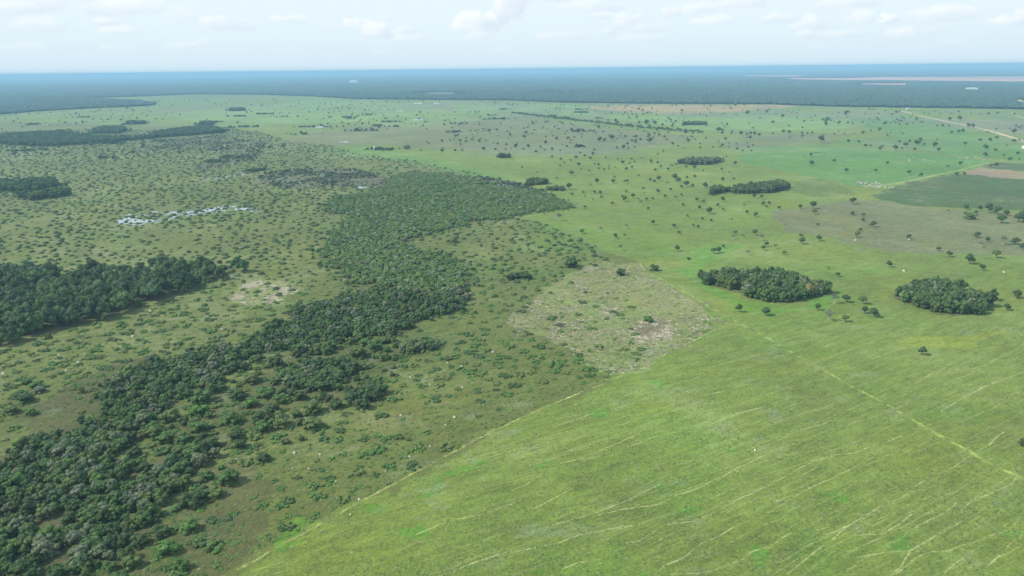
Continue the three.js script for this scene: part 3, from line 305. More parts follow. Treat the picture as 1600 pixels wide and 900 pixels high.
function groundTexture(x0, x1, z0, z1, w, h, far) {                 // z0 is the near edge
  const cv = document.createElement('canvas'); cv.width = w; cv.height = h;
  const g = cv.getContext('2d'), sx = w / (x1 - x0), sz = h / (z1 - z0), X = (x) => (x - x0) * sx, Z = (z) => (z - z0) * sz;
  const trace = (p, close) => { g.beginPath(); p.forEach((q, i) => (i ? g.lineTo(X(q[0]), Z(q[1])) : g.moveTo(X(q[0]), Z(q[1])))); if (close) g.closePath(); };
  g.fillStyle = rgb(PAL.pasture, 1); g.fillRect(0, 0, w, h);
  for (const [k, c, a] of ZONES) { trace(TINTS[k], true); g.fillStyle = rgb(PAL[c], a); g.fill(); }
  for (const [x, z, rx, rz] of LUSH) { g.fillStyle = rgb(PAL.lush, 0.85); g.beginPath(); g.ellipse(X(x), Z(z), rx * sx, Math.abs(rz * sz), 0, 0, 6.3); g.fill(); }
  for (const p of Object.values(WOODS)) { trace(p, true); g.fillStyle = rgb(PAL.soil, 0.4); g.fill(); }
  trace(farForest, true); g.fillStyle = rgb(PAL.forest, 1); g.fill();
  for (const [k, p] of Object.entries(FAR_CLEARINGS)) { trace(p, true); g.fillStyle = rgb(k.startsWith('pink') ? PAL.pink : k.startsWith('white') ? PAL.sand : k.startsWith('straw') ? PAL.straw : k.startsWith('water') ? PAL.water : PAL.olive, 1); g.fill(); }
  const zone = g.getImageData(0, 0, w, h).data;
  g.clearRect(0, 0, w, h);
  g.lineCap = g.lineJoin = 'round';
  if (!far) {
    const R = rng(77), stroke = (p, width, a, c = PAL.straw) => {
      let d = 0;
      for (let i = 1; i < p.length; i++) {
        const [ax, az] = p[i - 1], [bx, bz] = p[i], n = Math.max(1, Math.round(Math.hypot(bx - ax, bz - az) / 2.2));
        for (let k = 0; k < n; k++, d += 2.2) {
          const f = 0.55 + 0.6 * look(tileA, ax * 3 + d * 2.1, az * 3), at = (t) => [ax + (bx - ax) * t + 0.32 * look(tileB, d * 2 + ax, 9), az + (bz - az) * t + 0.4 * look(tileB, 40 + d * 2 + ax, 99)];
          const q0 = at(k / n); d += 2.2; const q1 = at((k + 1) / n); d -= 2.2;
          const aa = clamp(a * (0.25 + f), 0, 1);
          if (aa < 0.08) continue;
          g.strokeStyle = rgb(c, aa); g.lineWidth = Math.max(0.7, width * (0.6 + 0.6 * R()) * sx);
          g.beginPath(); g.moveTo(X(q0[0]), Z(q0[1])); g.lineTo(X(q1[0]), Z(q1[1])); g.stroke();
        }
      }
    };
    for (const t of TRAILS) stroke(t, 0.3, 0.85, [182, 176, 124]);
    const RT = rng(91);                                             // fainter cattle paths running the same way
    for (let k = 0; k < 950; k++) {
      let x = -90 + RT() * 330, z = -130 - RT() * 190; const len = 6 + RT() * 16, ang = 0.47 + RT() * 0.08 + (x - 40) * 0.0004, p = [[x, z]];
      for (let s = 0; s < len; s++) { const a = ang + (RT() - 0.5) * 0.18; x += Math.cos(a) * 4; z -= Math.sin(a) * 4; p.push([x, z]); }
      if (p.some(([px, pz]) => tint.savanna(px, pz))) continue;
      stroke(p, 0.2, 0.16 + 0.5 * RT() * RT(), [176, 174, 118]);
    }
    for (const [k, wd, a] of [['farRoad', 8, 0.6], ['farRoadB', 6, 0.6], ['fenceTrack', 2.4, 0.6], ['fieldTrack', 3.2, 0.6], ['fieldTrackB', 1.6, 0.4], ['leftTrack', 3, 0.4], ['roadC', 6, 0.5]]) stroke(TRACKS[k], wd, a, k.includes('Road') ? [206, 180, 150] : PAL.straw);
  }
  const over = g.getImageData(0, 0, w, h).data, out = new Uint8Array(w * h * 4);
  const mx = (x1 - x0) / w, res = Math.max(mx, Math.abs(z1 - z0) / h), warp = far ? 60 : 2.6 + res * 4;
  const lc = Array.from({ length: 256 }, (_, i) => Math.pow(i / 255, 2.2));
  for (let r = 0; r < h; r++) {
    const z = z0 + ((r + 0.5) / h) * (z1 - z0);
    for (let c = 0; c < w; c++) {
      const x = x0 + (c + 0.5) * mx, i = (r * w + c) * 4;
      const wu = look(tileA, x * (far ? 0.05 : 2.3), z * (far ? 0.012 : 2.3)), wv = look(tileB, x * (far ? 0.05 : 2.1), z * (far ? 0.012 : 2.1) + 77);
      const zc = clamp(Math.round(c + wu * warp * sx), 0, w - 1), zr = clamp(Math.round(r + wv * warp * Math.abs(sz)), 0, h - 1), j = (zr * w + zc) * 4;
      let R_ = lc[zone[j]], G_ = lc[zone[j + 1]], B_ = lc[zone[j + 2]];
      const savanna = clamp((0.145 - G_) / 0.06, 0, 1);
      const big = look(tileB, x * 0.42 + 100, z * 0.42), mid = look(tileA, x * 1.7 + 31, z * 1.7 + 7), su = x * 0.868 - z * 0.497, sv = x * 0.497 + z * 0.868, fine = res < 1 ? look(tileB, su * 5, sv * 17) : 0, grit = look(tileC, x / res * 0.9, z / res * 0.9);
      let m = 1 + big * 0.10 + mid * 0.08 + fine * 0.11 + grit * (res < 0.4 ? 0.22 : res < 1 ? 0.16 : 0.06) + (res < 0.4 ? 0.08 * look(tileA, su * 4 + 3, sv * 11) : 0);
      if (far && G_ < 0.1 && B_ < 0.08) { const gl = smooth(0.9, 1.3, look(tileA, x * 0.2, z * 0.2)) * 0.7; R_ = mix(R_, 0.13, gl); G_ = mix(G_, 0.16, gl); B_ = mix(B_, 0.08, gl); }
      if (far) m = 1 + look(tileA, x * 0.03, z * 0.004) * 0.25 + grit * 0.1;
      const dry = smooth(0.1, 1.3, big * 0.6 + mid * 0.55 + fine * 0.35) * (far ? 0 : 0.4), red = smooth(0.2, 1.3, look(tileA, x * 0.9 + 200, z * 0.9 + 50)) * savanna * (far ? 0 : 0.35);
      R_ = mix(R_, 0.20, dry * 0.7); G_ = mix(G_, 0.205, dry * 0.6); B_ = mix(B_, 0.09, dry * 0.8);
      const ash = smooth(0.5, 1.4, look(tileA, x * 2.9 + 400, z * 2.9 + 90) + 0.4 * fine) * (far ? 0 : 0.32), gold = smooth(0.2, 1.2, look(tileB, x * 0.8 + 150, z * 0.8 + 220)) * (1 - savanna) * (far ? 0 : 0.5);
      R_ = mix(R_, 0.17, ash); G_ = mix(G_, 0.20, ash); B_ = mix(B_, 0.12, ash); R_ *= 1 + gold * 0.18; B_ *= 1 - gold * 0.45;
      R_ = mix(R_, 0.14, red); G_ = mix(G_, 0.115, red); B_ = mix(B_, 0.055, red);
      const lively = smooth(0.3, 1.3, look(tileB, x * 1.1 + 300, z * 1.1 + 10)) * (far ? 0 : 0.45);
      R_ *= 1 - lively * 0.22; G_ *= 1 + lively * 0.12; B_ *= 1 - lively * 0.3;
      if (res > 1 && !far) { const pl = smooth(-0.1, 1.0, look(tileA, x * 0.22 + 60, z * 0.12 + 9)) * 0.55; R_ = mix(R_, 0.135, pl); G_ = mix(G_, 0.165, pl); B_ = mix(B_, 0.085, pl); }
      m = Math.max(0.35, m);
      const a = over[i + 3] / 255 * clamp(0.75 + grit * 0.4, 0, 1);
      R_ = mix(R_ * m, lc[over[i]], a); G_ = mix(G_ * m, lc[over[i + 1]], a); B_ = mix(B_ * m, lc[over[i + 2]], a);
      out[i] = Math.min(255, Math.pow(R_, 1 / 2.2) * 255); out[i + 1] = Math.min(255, Math.pow(G_, 1 / 2.2) * 255); out[i + 2] = Math.min(255, Math.pow(B_, 1 / 2.2) * 255); out[i + 3] = 255;
    }
  }
  const t = new THREE.DataTexture(out, w, h);
  t.colorSpace = THREE.SRGBColorSpace; t.magFilter = THREE.LinearFilter; t.needsUpdate = true;
  return t;
}
const grassBump = (() => {
  const d = new Uint8Array(NS * NS * 4);
  for (let i = 0; i < NS * NS; i++) { const v = clamp(128 + tileB[i] * 50 + tileC[i] * 40, 0, 255); d[i * 4] = d[i * 4 + 1] = d[i * 4 + 2] = v; d[i * 4 + 3] = 255; }
  const t = new THREE.DataTexture(d, NS, NS); t.wrapS = t.wrapT = THREE.RepeatWrapping; t.magFilter = THREE.LinearFilter; t.needsUpdate = true; t.channel = 1; return t;
})();
{
  const E = 46000, rects = [];
  const tile = (x0, x1, z0, z1, w, h, far) => rects.push([x0, x1, z0, z1, new THREE.MeshStandardMaterial({ map: groundTexture(x0, x1, z0, z1, w, h, far), roughness: 1, ...(far || z0 < -1000 ? {} : { bumpMap: grassBump, bumpScale: 0.22 }) })]);
  tile(-400, 0, -100, -430, 2000, 1650); tile(0, 400, -100, -430, 2000, 1650);
  tile(-860, 0, -430, -1030, 1500, 1050); tile(0, 860, -430, -1030, 1500, 1050);
  tile(-2700, 2700, -1030, -3430, 2048, 910);
  tile(-9000, 9000, -3430, -10000, 2048, 750, true); tile(-40000, 40000, -10000, -43000, 2048, 600, true);
  const rest = new THREE.MeshStandardMaterial({ map: groundTexture(500, 1300, 900, 100, 1024, 1024), roughness: 1 });
  rest.map.wrapS = rest.map.wrapT = THREE.MirroredRepeatWrapping;
  for (const [x, za, zb] of [[400, -100, -430], [860, -430, -1030], [2700, -1030, -3430], [9000, -3430, -10000], [40000, -10000, -43000]]) rects.push([-E, -x, za, zb, rest], [x, E, za, zb, rest]);
  rects.push([-E, E, E, -100, rest], [-E, E, -43000, -46000, rest]);
  const pos = [], nor = [], uv = [], uv1 = [], idx = [], mats = [], geo = new THREE.BufferGeometry();
  for (const [x0, x1, z0, z1, m] of rects) {
    const n = pos.length / 3;
    for (const [x, z] of [[x0, z0], [x1, z0], [x1, z1], [x0, z1]]) {
      pos.push(x, 0, z); nor.push(0, 1, 0); uv1.push(x / 36.57, z / 36.57);
      if (m === rest) uv.push(x / 800, z / 800); else uv.push((x - x0) / (x1 - x0), (z - z0) / (z1 - z0));
    }
    if (!mats.includes(m)) mats.push(m);
    geo.addGroup(idx.length, 6, mats.indexOf(m));
    idx.push(n, n + 1, n + 2, n, n + 2, n + 3);
  }
  geo.setAttribute('position', new THREE.Float32BufferAttribute(pos, 3)); geo.setAttribute('normal', new THREE.Float32BufferAttribute(nor, 3));
  geo.setAttribute('uv', new THREE.Float32BufferAttribute(uv, 2)); geo.setAttribute('uv1', new THREE.Float32BufferAttribute(uv1, 2)); geo.setIndex(idx);
  place(new THREE.Mesh(geo, mats), 'ground', 'wide flat grassland plain reaching to the hazy horizon', 'ground', null, 'structure');
}

// ------------------------------------------------------------------ tracks and pale bare flats, laid on the ground
function noisyMaterial(base, spreadBy, scale, seed, extra = {}) {
  const d = new Uint8Array(256 * 256 * 4), r = rng(seed);
  for (let y = 0; y < 256; y++) for (let x = 0; x < 256; x++) {
    const i = (y * 256 + x) * 4, n = look(tileA, x * 2 + seed, y * 2), f = look(tileC, x * 2, y * 2 + seed), m = 1 + spreadBy * (n * 0.6 + f * 0.5), k = clamp(n * 0.5 + 0.3, 0, 1) * spreadBy;
    d[i] = clamp(base[0] * m * (1 - 0.2 * k), 0, 255); d[i + 1] = clamp(base[1] * m, 0, 255); d[i + 2] = clamp(base[2] * m * (1 - 0.3 * k), 0, 255); d[i + 3] = 255;
  }
  const t = new THREE.DataTexture(d, 256, 256); t.colorSpace = THREE.SRGBColorSpace; t.wrapS = t.wrapT = THREE.RepeatWrapping; t.magFilter = THREE.LinearFilter; t.needsUpdate = true;
  return new THREE.MeshStandardMaterial({ map: t, roughness: 1, ...extra });
}
// a sheet made of the small cells of a lattice where keep(x, z) says so: a ragged edge at real size
function sheet(bounds, cell, keep, y, cellZ = cell) {
  const pos = [], uv = [], idx = [], [x0, x1, z0, z1] = bounds, at = new Map(), R = rng(3);
  const nx = Math.ceil((x1 - x0) / cell), nz = Math.ceil((z1 - z0) / cellZ);
  const vert = (i, j) => {
    const k = i * 100003 + j;
    if (!at.has(k)) { at.set(k, pos.length / 3); const x = x0 + (i + (R() - 0.5) * 0.7) * cell, z = z0 + (j + (R() - 0.5) * 0.7) * cellZ; pos.push(x, y, z); uv.push(x / 40, z / 40); }
    return at.get(k);
  };
  for (let i = 0; i < nx; i++) for (let j = 0; j < nz; j++) if (keep(x0 + (i + 0.5) * cell, z0 + (j + 0.5) * cellZ)) { const a = vert(i, j), b = vert(i + 1, j), c = vert(i + 1, j + 1), d = vert(i, j + 1); idx.push(a, c, b, a, d, c); }
  const g = new THREE.BufferGeometry();
  g.setAttribute('position', new THREE.Float32BufferAttribute(pos, 3)); g.setAttribute('normal', new THREE.Float32BufferAttribute(pos.map((_, i) => (i % 3 === 1 ? 1 : 0)), 3)); g.setAttribute('uv', new THREE.Float32BufferAttribute(uv, 2)); g.setIndex(idx);
  return g;
}
const strawMat = noisyMaterial([122, 132, 62], 0.35, 1, 4), sandMat = noisyMaterial([156, 162, 168], 0.25, 1, 9), paleMat = noisyMaterial([134, 136, 76], 0.35, 1, 14);
for (const [k, half, label, thr, mat] of [['cornerTrack', 0.46, 'narrow straw coloured track between brown savanna and green pasture', -0.5, paleMat], ['longTrack', 1.1, 'long straight yellowish grass track crossing the pasture to the frame edge', -0.9, strawMat]]) {
  const line = TRACKS[k], b = boxOf(line);
  const near = (x, z) => { const d = lineGap(line, x + 0.6 * look(tileB, z * 1.3, 5), z + 0.6 * look(tileA, x * 1.3, 50)); return d < half * Math.max(0.5, 0.8 + 0.5 * look(tileA, x * 1.5, z * 1.5)) && look(tileB, x * 5, z * 5) > thr; };
  place(new THREE.Mesh(sheet([b[0] - 3, b[1] + 3, Math.max(b[2], -640) - 3, b[3] + 3], 0.42, near, 0.012), mat), 'dirt_track', label, 'track', null, 'structure');
}
{
  const ringGreen = hit(RING_GREEN);
  for (const [k, cell, thr, label] of [['ring', 0.7, -0.22, 'broken ring of white sand around a grassy hollow in the savanna'], ['tail', 1.1, 0.25, 'thin scattered end of white sand beside the sand ring'], ['spotA', 2, 0.1, 'white sand patch among grey brown scrub above the wood'], ['spotB', 2, -0.1, 'small white sand spot at the top edge of the long wood'],
    ['spotC', 2, 0.0, 'grey white bare patch in scrub at the wood tip'], ['farA', 5, -0.6, 'pale sand patch in the far left fields'], ['farB', 5, -0.6, 'pale sand patch in the far middle fields'], ['farC', 4, -0.6, 'pale sand patch beside the far green strip'], ['farD', 6, -0.6, 'pale sand patch at far left behind the groves'], ['farE', 8, -0.6, 'pale sand strip before the far forest']]) {
    const f = hit(SAND[k]), keep = (x, z) => f(x, z) && !ringGreen(x, z) && look(tileA, x * 3.2, z * 1.6) + 0.5 * look(tileC, x * 9, z * 5) > thr;
    place(new THREE.Mesh(sheet(boxOf(SAND[k]), cell, keep, 0.02, cell * 2), sandMat), 'sand_flat', label, 'sand', null, 'structure');
  }
  const water = new THREE.MeshPhysicalMaterial({ color: lin(0.05, 0.06, 0.055), roughness: 0.06, ior: 1.33 });
  place(new THREE.Mesh(sheet([boxOf(CHANNEL)[0] - 4, boxOf(CHANNEL)[1] + 4, boxOf(CHANNEL)[2] - 8, boxOf(CHANNEL)[3] + 8], 1.4, (x, z) => lineGap(CHANNEL, x, z) < 3.4 + 2.2 * look(tileB, x * 2, z * 2), 0.015), water), 'water_channel', 'narrow pale water channel through the left savanna scrub', 'water', null, 'structure');
  for (const p of POOLS) { const f = hit(p); place(new THREE.Mesh(sheet(boxOf(p), 0.6, f, 0.02), water), 'pool', p === POOLS[0] ? 'dark pool at the right edge of the near wood' : 'tiny pool among shrubs at the left edge of the near wood', 'pool', null, 'structure'); }
}

// ------------------------------------------------------------------ plants: shapes shared by all copies
function leafCloud(seed, lobes, perLobe, leaf, { core = 0.8, flat = 0.35, tone = 0.3 } = {}) {
  const R = rng(seed), pos = [], nor = [], col = [];
  const v = new THREE.Vector3(), n = new THREE.Vector3(), a = new THREE.Vector3(), b = new THREE.Vector3(), r3 = () => new THREE.Vector3(R() * 2 - 1, R() * 2 - 1, R() * 2 - 1);
  const tri = (p, q, s, nn, c) => { for (const t of [p, q, s]) { pos.push(t.x, t.y, t.z); nor.push(nn.x, nn.y, nn.z); col.push(c[0], c[1], c[2]); } };
  for (const [cx, cy, cz, rx, ry, rz] of lobes) {
    if (core) {
      const ico = new THREE.IcosahedronGeometry(1, 1), p = ico.attributes.position, c0 = 0.8 + 0.25 * R();
      for (let i = 0; i < p.count; i += 3) {
        const q = [0, 1, 2].map((k) => { v.fromBufferAttribute(p, i + k); const w = core * (1 + 0.16 * Math.sin(v.x * 5.1 + seed) * Math.cos(v.z * 4.3 + v.y * 3)); return new THREE.Vector3(cx + v.x * rx * w, cy + v.y * ry * w, cz + v.z * rz * w); });
        n.copy(q[0]).add(q[1]).add(q[2]).divideScalar(3).sub(v.set(cx, cy, cz)); n.set(n.x / rx, n.y / ry, n.z / rz).normalize();
        const k = c0 * (0.85 + 0.3 * R()); tri(q[0], q[1], q[2], n.clone(), [k, k, k]);
      }
    }
    for (let k = 0; k < perLobe; k++) {
      const u = R() * 2 - 0.75, th = R() * 6.283; if (u > 1) { k--; continue; }
      const s = Math.sqrt(Math.max(0, 1 - u * u)), rr = 0.8 + 0.28 * R();
      n.set(s * Math.cos(th), u, s * Math.sin(th)); v.set(cx + n.x * rx * rr, Math.max(0.01, cy + n.y * ry * rr), cz + n.z * rz * rr);
      const nn = n.clone().addScaledVector(r3(), 0.55).addScaledVector(new THREE.Vector3(0, 1, 0), flat).normalize();
      a.copy(r3()).cross(nn).normalize(); b.copy(nn).cross(a);
      const sz = leaf * (0.6 + 0.8 * R()), e = sz * (0.55 + 0.4 * R()), c = 1 + tone * (R() * 2 - 1), hue = 0.12 * (R() * 2 - 1), cc = [c * (1 + hue), c, c * (1 - hue)];
      const p0 = v.clone().addScaledVector(a, -sz), p1 = v.clone().addScaledVector(b, -e).addScaledVector(nn, -0.12 * sz), p2 = v.clone().addScaledVector(a, sz), p3 = v.clone().addScaledVector(b, e).addScaledVector(nn, -0.12 * sz);
      for (const p of [p0, p1, p2, p3]) p.y = Math.max(0.005, p.y);
      tri(p0, p1, p2, nn, cc); tri(p0, p2, p3, nn, cc);
    }
  }
  const g = new THREE.BufferGeometry();
  g.setAttribute('position', new THREE.Float32BufferAttribute(pos, 3)); g.setAttribute('normal', new THREE.Float32BufferAttribute(nor, 3)); g.setAttribute('color', new THREE.Float32BufferAttribute(col, 3));
  return g;
}
function limb(p0, p1, r0, r1, sides = 6) {
  const d = new THREE.Vector3().subVectors(p1, p0), g = new THREE.CylinderGeometry(r1, r0, d.length(), sides, 1, true);
  g.translate(0, d.length() / 2, 0); g.applyQuaternion(new THREE.Quaternion().setFromUnitVectors(new THREE.Vector3(0, 1, 0), d.normalize())); g.translate(p0.x, p0.y, p0.z);
  return g;
}
function trunkShape(seed, fork, top, r = 0.04, n = 4, reach = 0.28) {
  const R = rng(seed), V = (x, y, z) => new THREE.Vector3(x, y, z), lean = V((R() - 0.5) * 0.08, fork, (R() - 0.5) * 0.08), gs = [limb(V(0, -0.01, 0), lean, r, r * 0.75, 7)];
  for (let k = 0; k < n; k++) { const a = (k + R() * 0.6) / n * 6.283, e = V(lean.x + Math.cos(a) * reach, fork + (top - fork) * (0.7 + 0.3 * R()), lean.z + Math.sin(a) * reach), m = lean.clone().lerp(e, 0.5).add(V(0, -0.03, 0)); gs.push(limb(lean, m, r * 0.6, r * 0.42, 5), limb(m, e, r * 0.42, r * 0.16, 5)); }
  return mergeGeometries(gs);
}
function lobesFor(seed, n, low, high, radius, lr) {
  const R = rng(seed), out = [];
  for (let k = 0; k < n; k++) { const a = (k + R() * 0.7) / n * 6.283 * 1.618, d = radius * Math.sqrt((k + 0.3) / n), r = lr * (0.75 + 0.5 * R()); out.push([Math.cos(a) * d, mix(low, high, clamp(R() * 0.5 + 0.5 * (1 - d / radius), 0, 1)), Math.sin(a) * d, r, r * (0.72 + 0.2 * R()), r]); }
  return out;
}
const ROUND = [1, 2, 3, 4, 5].map((s) => ({ crown: leafCloud(s * 7, lobesFor(s * 13, 9, 0.36, 0.82, 0.35, 0.21), 60, 0.05, { core: 0.76, tone: 0.38 }), trunk: trunkShape(s, 0.3, 0.7, 0.035) }));
const BUSHY = [1, 2, 3, 4, 5].map((s) => ({ crown: leafCloud(s * 57, [...lobesFor(s * 53, 9, 0.34, 0.82, 0.35, 0.19), ...lobesFor(s * 59, 6, 0.14, 0.26, 0.42, 0.15)], 44, 0.05, { core: 0.74, tone: 0.38 }), trunk: trunkShape(s + 60, 0.2, 0.6, 0.035) }));
const OPEN = [1, 2, 3, 4, 5].map((s) => ({ crown: leafCloud(s * 17 + 1, lobesFor(s * 19 + 2, 7 + (s % 3), 0.34, 0.80, 0.27, 0.23), 48, 0.055, { core: 0.74, tone: 0.36 }), trunk: trunkShape(s + 20, 0.24, 0.7, 0.04) }));
const PALE = [1, 2].map((s) => ({ crown: leafCloud(s * 27 + 1, lobesFor(s * 29 + 2, 7, 0.45, 0.85, 0.36, 0.17), 34, 0.045, { core: 0 }), trunk: trunkShape(s + 30, 0.3, 0.85, 0.035, 6, 0.36) }));
const FLAT = { crown: leafCloud(99, [[-0.3, 0.8, 0.02, 0.24, 0.12, 0.22], [0, 0.86, 0.1, 0.28, 0.13, 0.25], [0.28, 0.8, -0.04, 0.24, 0.12, 0.22], [0.05, 0.83, -0.25, 0.24, 0.11, 0.2], [-0.1, 0.82, 0.3, 0.22, 0.1, 0.18]], 70, 0.05), trunk: trunkShape(44, 0.4, 0.8, 0.04, 5, 0.3) };
const BARE = { crown: leafCloud(98, lobesFor(98, 6, 0.5, 0.85, 0.34, 0.16), 9, 0.04, { core: 0 }), trunk: trunkShape(55, 0.3, 0.95, 0.05, 8, 0.42) };
const MOUND = [1, 2, 3, 4].map((s) => { const R = rng(s * 101), l = []; for (let k = 0; k < 13; k++) { const a = R() * 6.283, d = 0.42 * Math.sqrt(R()), r = 0.07 + 0.09 * R() * R() + 0.03 * (1 - d / 0.42); l.push([Math.cos(a) * d, 0.05 + 0.06 * R(), Math.sin(a) * d * 0.8, r, r * (0.7 + 0.5 * R()), r]); } return leafCloud(s * 31, l, 28, 0.05, { core: 0.78, tone: 0.36 }); });
const DOME = [1, 2, 3, 4].map((s) => { const R = rng(s * 111), l = [[0, 0.12, 0, 0.3, 0.26, 0.3]]; for (let k = 0; k < 5; k++) { const a = (k + R()) / 5 * 6.283, r = 0.16 + 0.06 * R(); l.push([Math.cos(a) * 0.24, 0.06, Math.sin(a) * 0.24, r, r, r]); } return leafCloud(s * 33, l, 26, 0.06, { core: 0.85, tone: 0.36 }); });
const CLUMP = [1, 2, 3].map((s) => leafCloud(s * 41, lobesFor(s * 43, 9, 0.3, 0.7, 0.46, 0.2), 12, 0.085, { core: 0.92 }));
const TUFT = [1, 2].map((s) => { const R = rng(s * 51), pos = [], nor = [], col = []; for (let k = 0; k < 9; k++) { const a = R() * 6.283, d = R() * 0.3, l = 0.35 + 0.3 * R(), x = Math.cos(a) * d, z = Math.sin(a) * d, w = 0.16, c = 0.8 + 0.4 * R(); pos.push(x + Math.sin(a) * w, 0, z - Math.cos(a) * w, x - Math.sin(a) * w, 0, z + Math.cos(a) * w, x + Math.cos(a) * l * 0.9, l * 0.55, z + Math.sin(a) * l * 0.9); for (let q = 0; q < 3; q++) { nor.push(Math.cos(a) * 0.25, 0.95, Math.sin(a) * 0.25); col.push(c, c, c); } } const g = new THREE.BufferGeometry(); g.setAttribute('position', new THREE.Float32BufferAttribute(pos, 3)); g.setAttribute('normal', new THREE.Float32BufferAttribute(nor, 3)); g.setAttribute('color', new THREE.Float32BufferAttribute(col, 3)); return g; });

const leafMat = (r, g, b) => new THREE.MeshStandardMaterial({ color: lin(r, g, b), roughness: 0.85, vertexColors: true });
const TONE = {
  deep: [0.042, 0.080, 0.015], mid: [0.060, 0.122, 0.020], blue: [0.044, 0.090, 0.024], olive: [0.086, 0.130, 0.026], pale: [0.125, 0.160, 0.070], grey: [0.128, 0.152, 0.088], yellow: [0.24, 0.21, 0.060], fresh: [0.074, 0.158, 0.022],
};
const LEAF = Object.fromEntries(Object.entries(TONE).map(([k, c]) => [k, leafMat(...c)]));
const SHRUB_LEAF = Object.fromEntries(Object.entries(TONE).map(([k, c]) => [k, leafMat(...c.map((v) => v * 1.3))]));
const WHITE_LEAF = leafMat(1, 1, 1);
const bark = new THREE.MeshStandardMaterial({ color: lin(0.14, 0.115, 0.085), roughness: 0.95 }), paleBark = new THREE.MeshStandardMaterial({ color: lin(0.42, 0.39, 0.34), roughness: 0.95 });
const WORD = { deep: 'dark green', mid: 'mid green', blue: 'bluish green', olive: 'olive green', pale: 'pale greyish green', grey: 'silvery grey', yellow: 'yellow flowering', fresh: 'fresh green' };

function tree(name, kind, tone, x, z, w, h, turn, label, group, trunkMat = bark) {
  const o = new THREE.Group();
  part('trunk', kind.trunk, trunkMat, o); part('crown', kind.crown, LEAF[tone], o);
  o.position.set(x, 0, z); o.rotation.y = turn; o.scale.set(w, h, w);
  return place(o, name, label, 'tree', group);
}
// many copies that nobody could count: one object with one instanced mesh for each shape
function mass(name, label, category, list) {                         // list of {geo, x, z, w, h, turn, color, mat}
  const o = new THREE.Group(), by = new Map(), M = new THREE.Matrix4(), q = new THREE.Quaternion(), up = new THREE.Vector3(0, 1, 0);
  for (const t of list) { if (!by.has(t.geo)) by.set(t.geo, []); by.get(t.geo).push(t); }
  for (const [geo, l] of by) {
    const m = new THREE.InstancedMesh(geo, l[0].mat ?? WHITE_LEAF, l.length);
    m.name = l[0].part ?? 'crown';
    l.forEach((t, i) => { q.setFromAxisAngle(up, t.turn); M.compose(new THREE.Vector3(t.x, t.y ?? 0, t.z), q, new THREE.Vector3(t.w, t.h, t.w)); m.setMatrixAt(i, M); m.setColorAt(i, lin(...t.color)); });
    m.userData.kind = 'stuff';
    o.add(m);
  }
  return place(o, name, label, category, null, 'stuff');
}
const vary = (c, R, a = 0.22) => { const k = 1 + a * (R() * 2 - 1), h = 0.08 * (R() * 2 - 1); return [c[0] * k * (1 + h), c[1] * k, c[2] * k * (1 - h)]; };
const pick = (R, table) => { let t = R() * table.reduce((s, r) => s + r[1], 0); for (const [k, p] of table) if ((t -= p) <= 0) return k; return table[0][0]; };
const dist = (t) => Math.hypot(t[0], t[1], 120);

// ---- woods
const forestMix = [['deep', 3], ['mid', 3.2], ['blue', 2], ['olive', 2], ['fresh', 0.6], ['pale', 1.5], ['grey', 0.6], ['yellow', 0.03]];
const darkMix = [['deep', 5], ['blue', 3], ['mid', 2], ['olive', 0.5], ['fresh', 0.3], ['yellow', 0.03]];
const groveMix = [['deep', 3], ['mid', 3], ['blue', 2], ['olive', 2.2], ['pale', 0.8], ['grey', 0.2]];
const scrubMix = [['mid', 2.2], ['olive', 3.6], ['blue', 1.4], ['deep', 0.8], ['grey', 0.7], ['pale', 0.9]];
function woodTrees(key, gap, wMin, wMax, hMin, hMax, tones, seed) {
  const R = rng(seed);
  const p = WOODS[key], b = boxOf(p), f = ragged(p), box = [[b[0] - 9, b[2] - 9], [b[1] + 9, b[2] - 9], [b[1] + 9, b[3] + 9], [b[0] - 9, b[3] + 9]], all = spread(box, gap, seed), S = rng(seed + 7000), pts = all.filter(([x, z]) => f(x, z) && (key !== 'lowerWood' || look(tileB, x * 1.7, z * 1.7) > -0.85) && (key !== 'scrubWood' || look(tileA, x * 2.6, z * 2.6) > -1.0));
  for (const [x, z] of pts.slice()) { const a = S() * 6.283, d = gap * (1.5 + 2.5 * S()), go = S(), px = x + Math.cos(a) * d, pz = z + Math.sin(a) * d; if (go < 0.3 && !f(px, pz) && pts.length > 60 && b[0] < -80) pts.push([px, pz, 0.45 + 0.3 * S()]); }   // stragglers along the edge
  return pts.map(([x, z, small = 1]) => { const big = Math.pow(R(), 1.4), w = mix(wMin, wMax, big) * (1 + 0.12 * look(tileB, x * 2, z * 2)); return { x, z, w: w * small, h: small * mix(hMin, hMax, clamp(big * 0.75 + R() * 0.25, 0, 1)), turn: R() * 6.283, tone: pick(R, tones), kind: Math.floor(R() * 5), rnd: R }; });
}
function asMass(list, seed, bright = 1, shapes = BUSHY) { const R = rng(seed); return list.map((t) => ({ geo: shapes[t.kind % shapes.length].crown ?? shapes[t.kind % shapes.length], x: t.x, z: t.z, w: t.w, h: t.h, turn: t.turn, color: vary(TONE[t.tone].map((c) => c * bright), R) })); }
const biggest = (list, n) => { const s = list.filter((t) => inFrame(t.x, t.z)).sort((a, b) => b.w / Math.hypot(b.x, b.z, 120) - a.w / Math.hypot(a.x, a.z, 120)); const top = new Set(s.slice(0, n)); return [[...top], list.filter((t) => !top.has(t))]; };
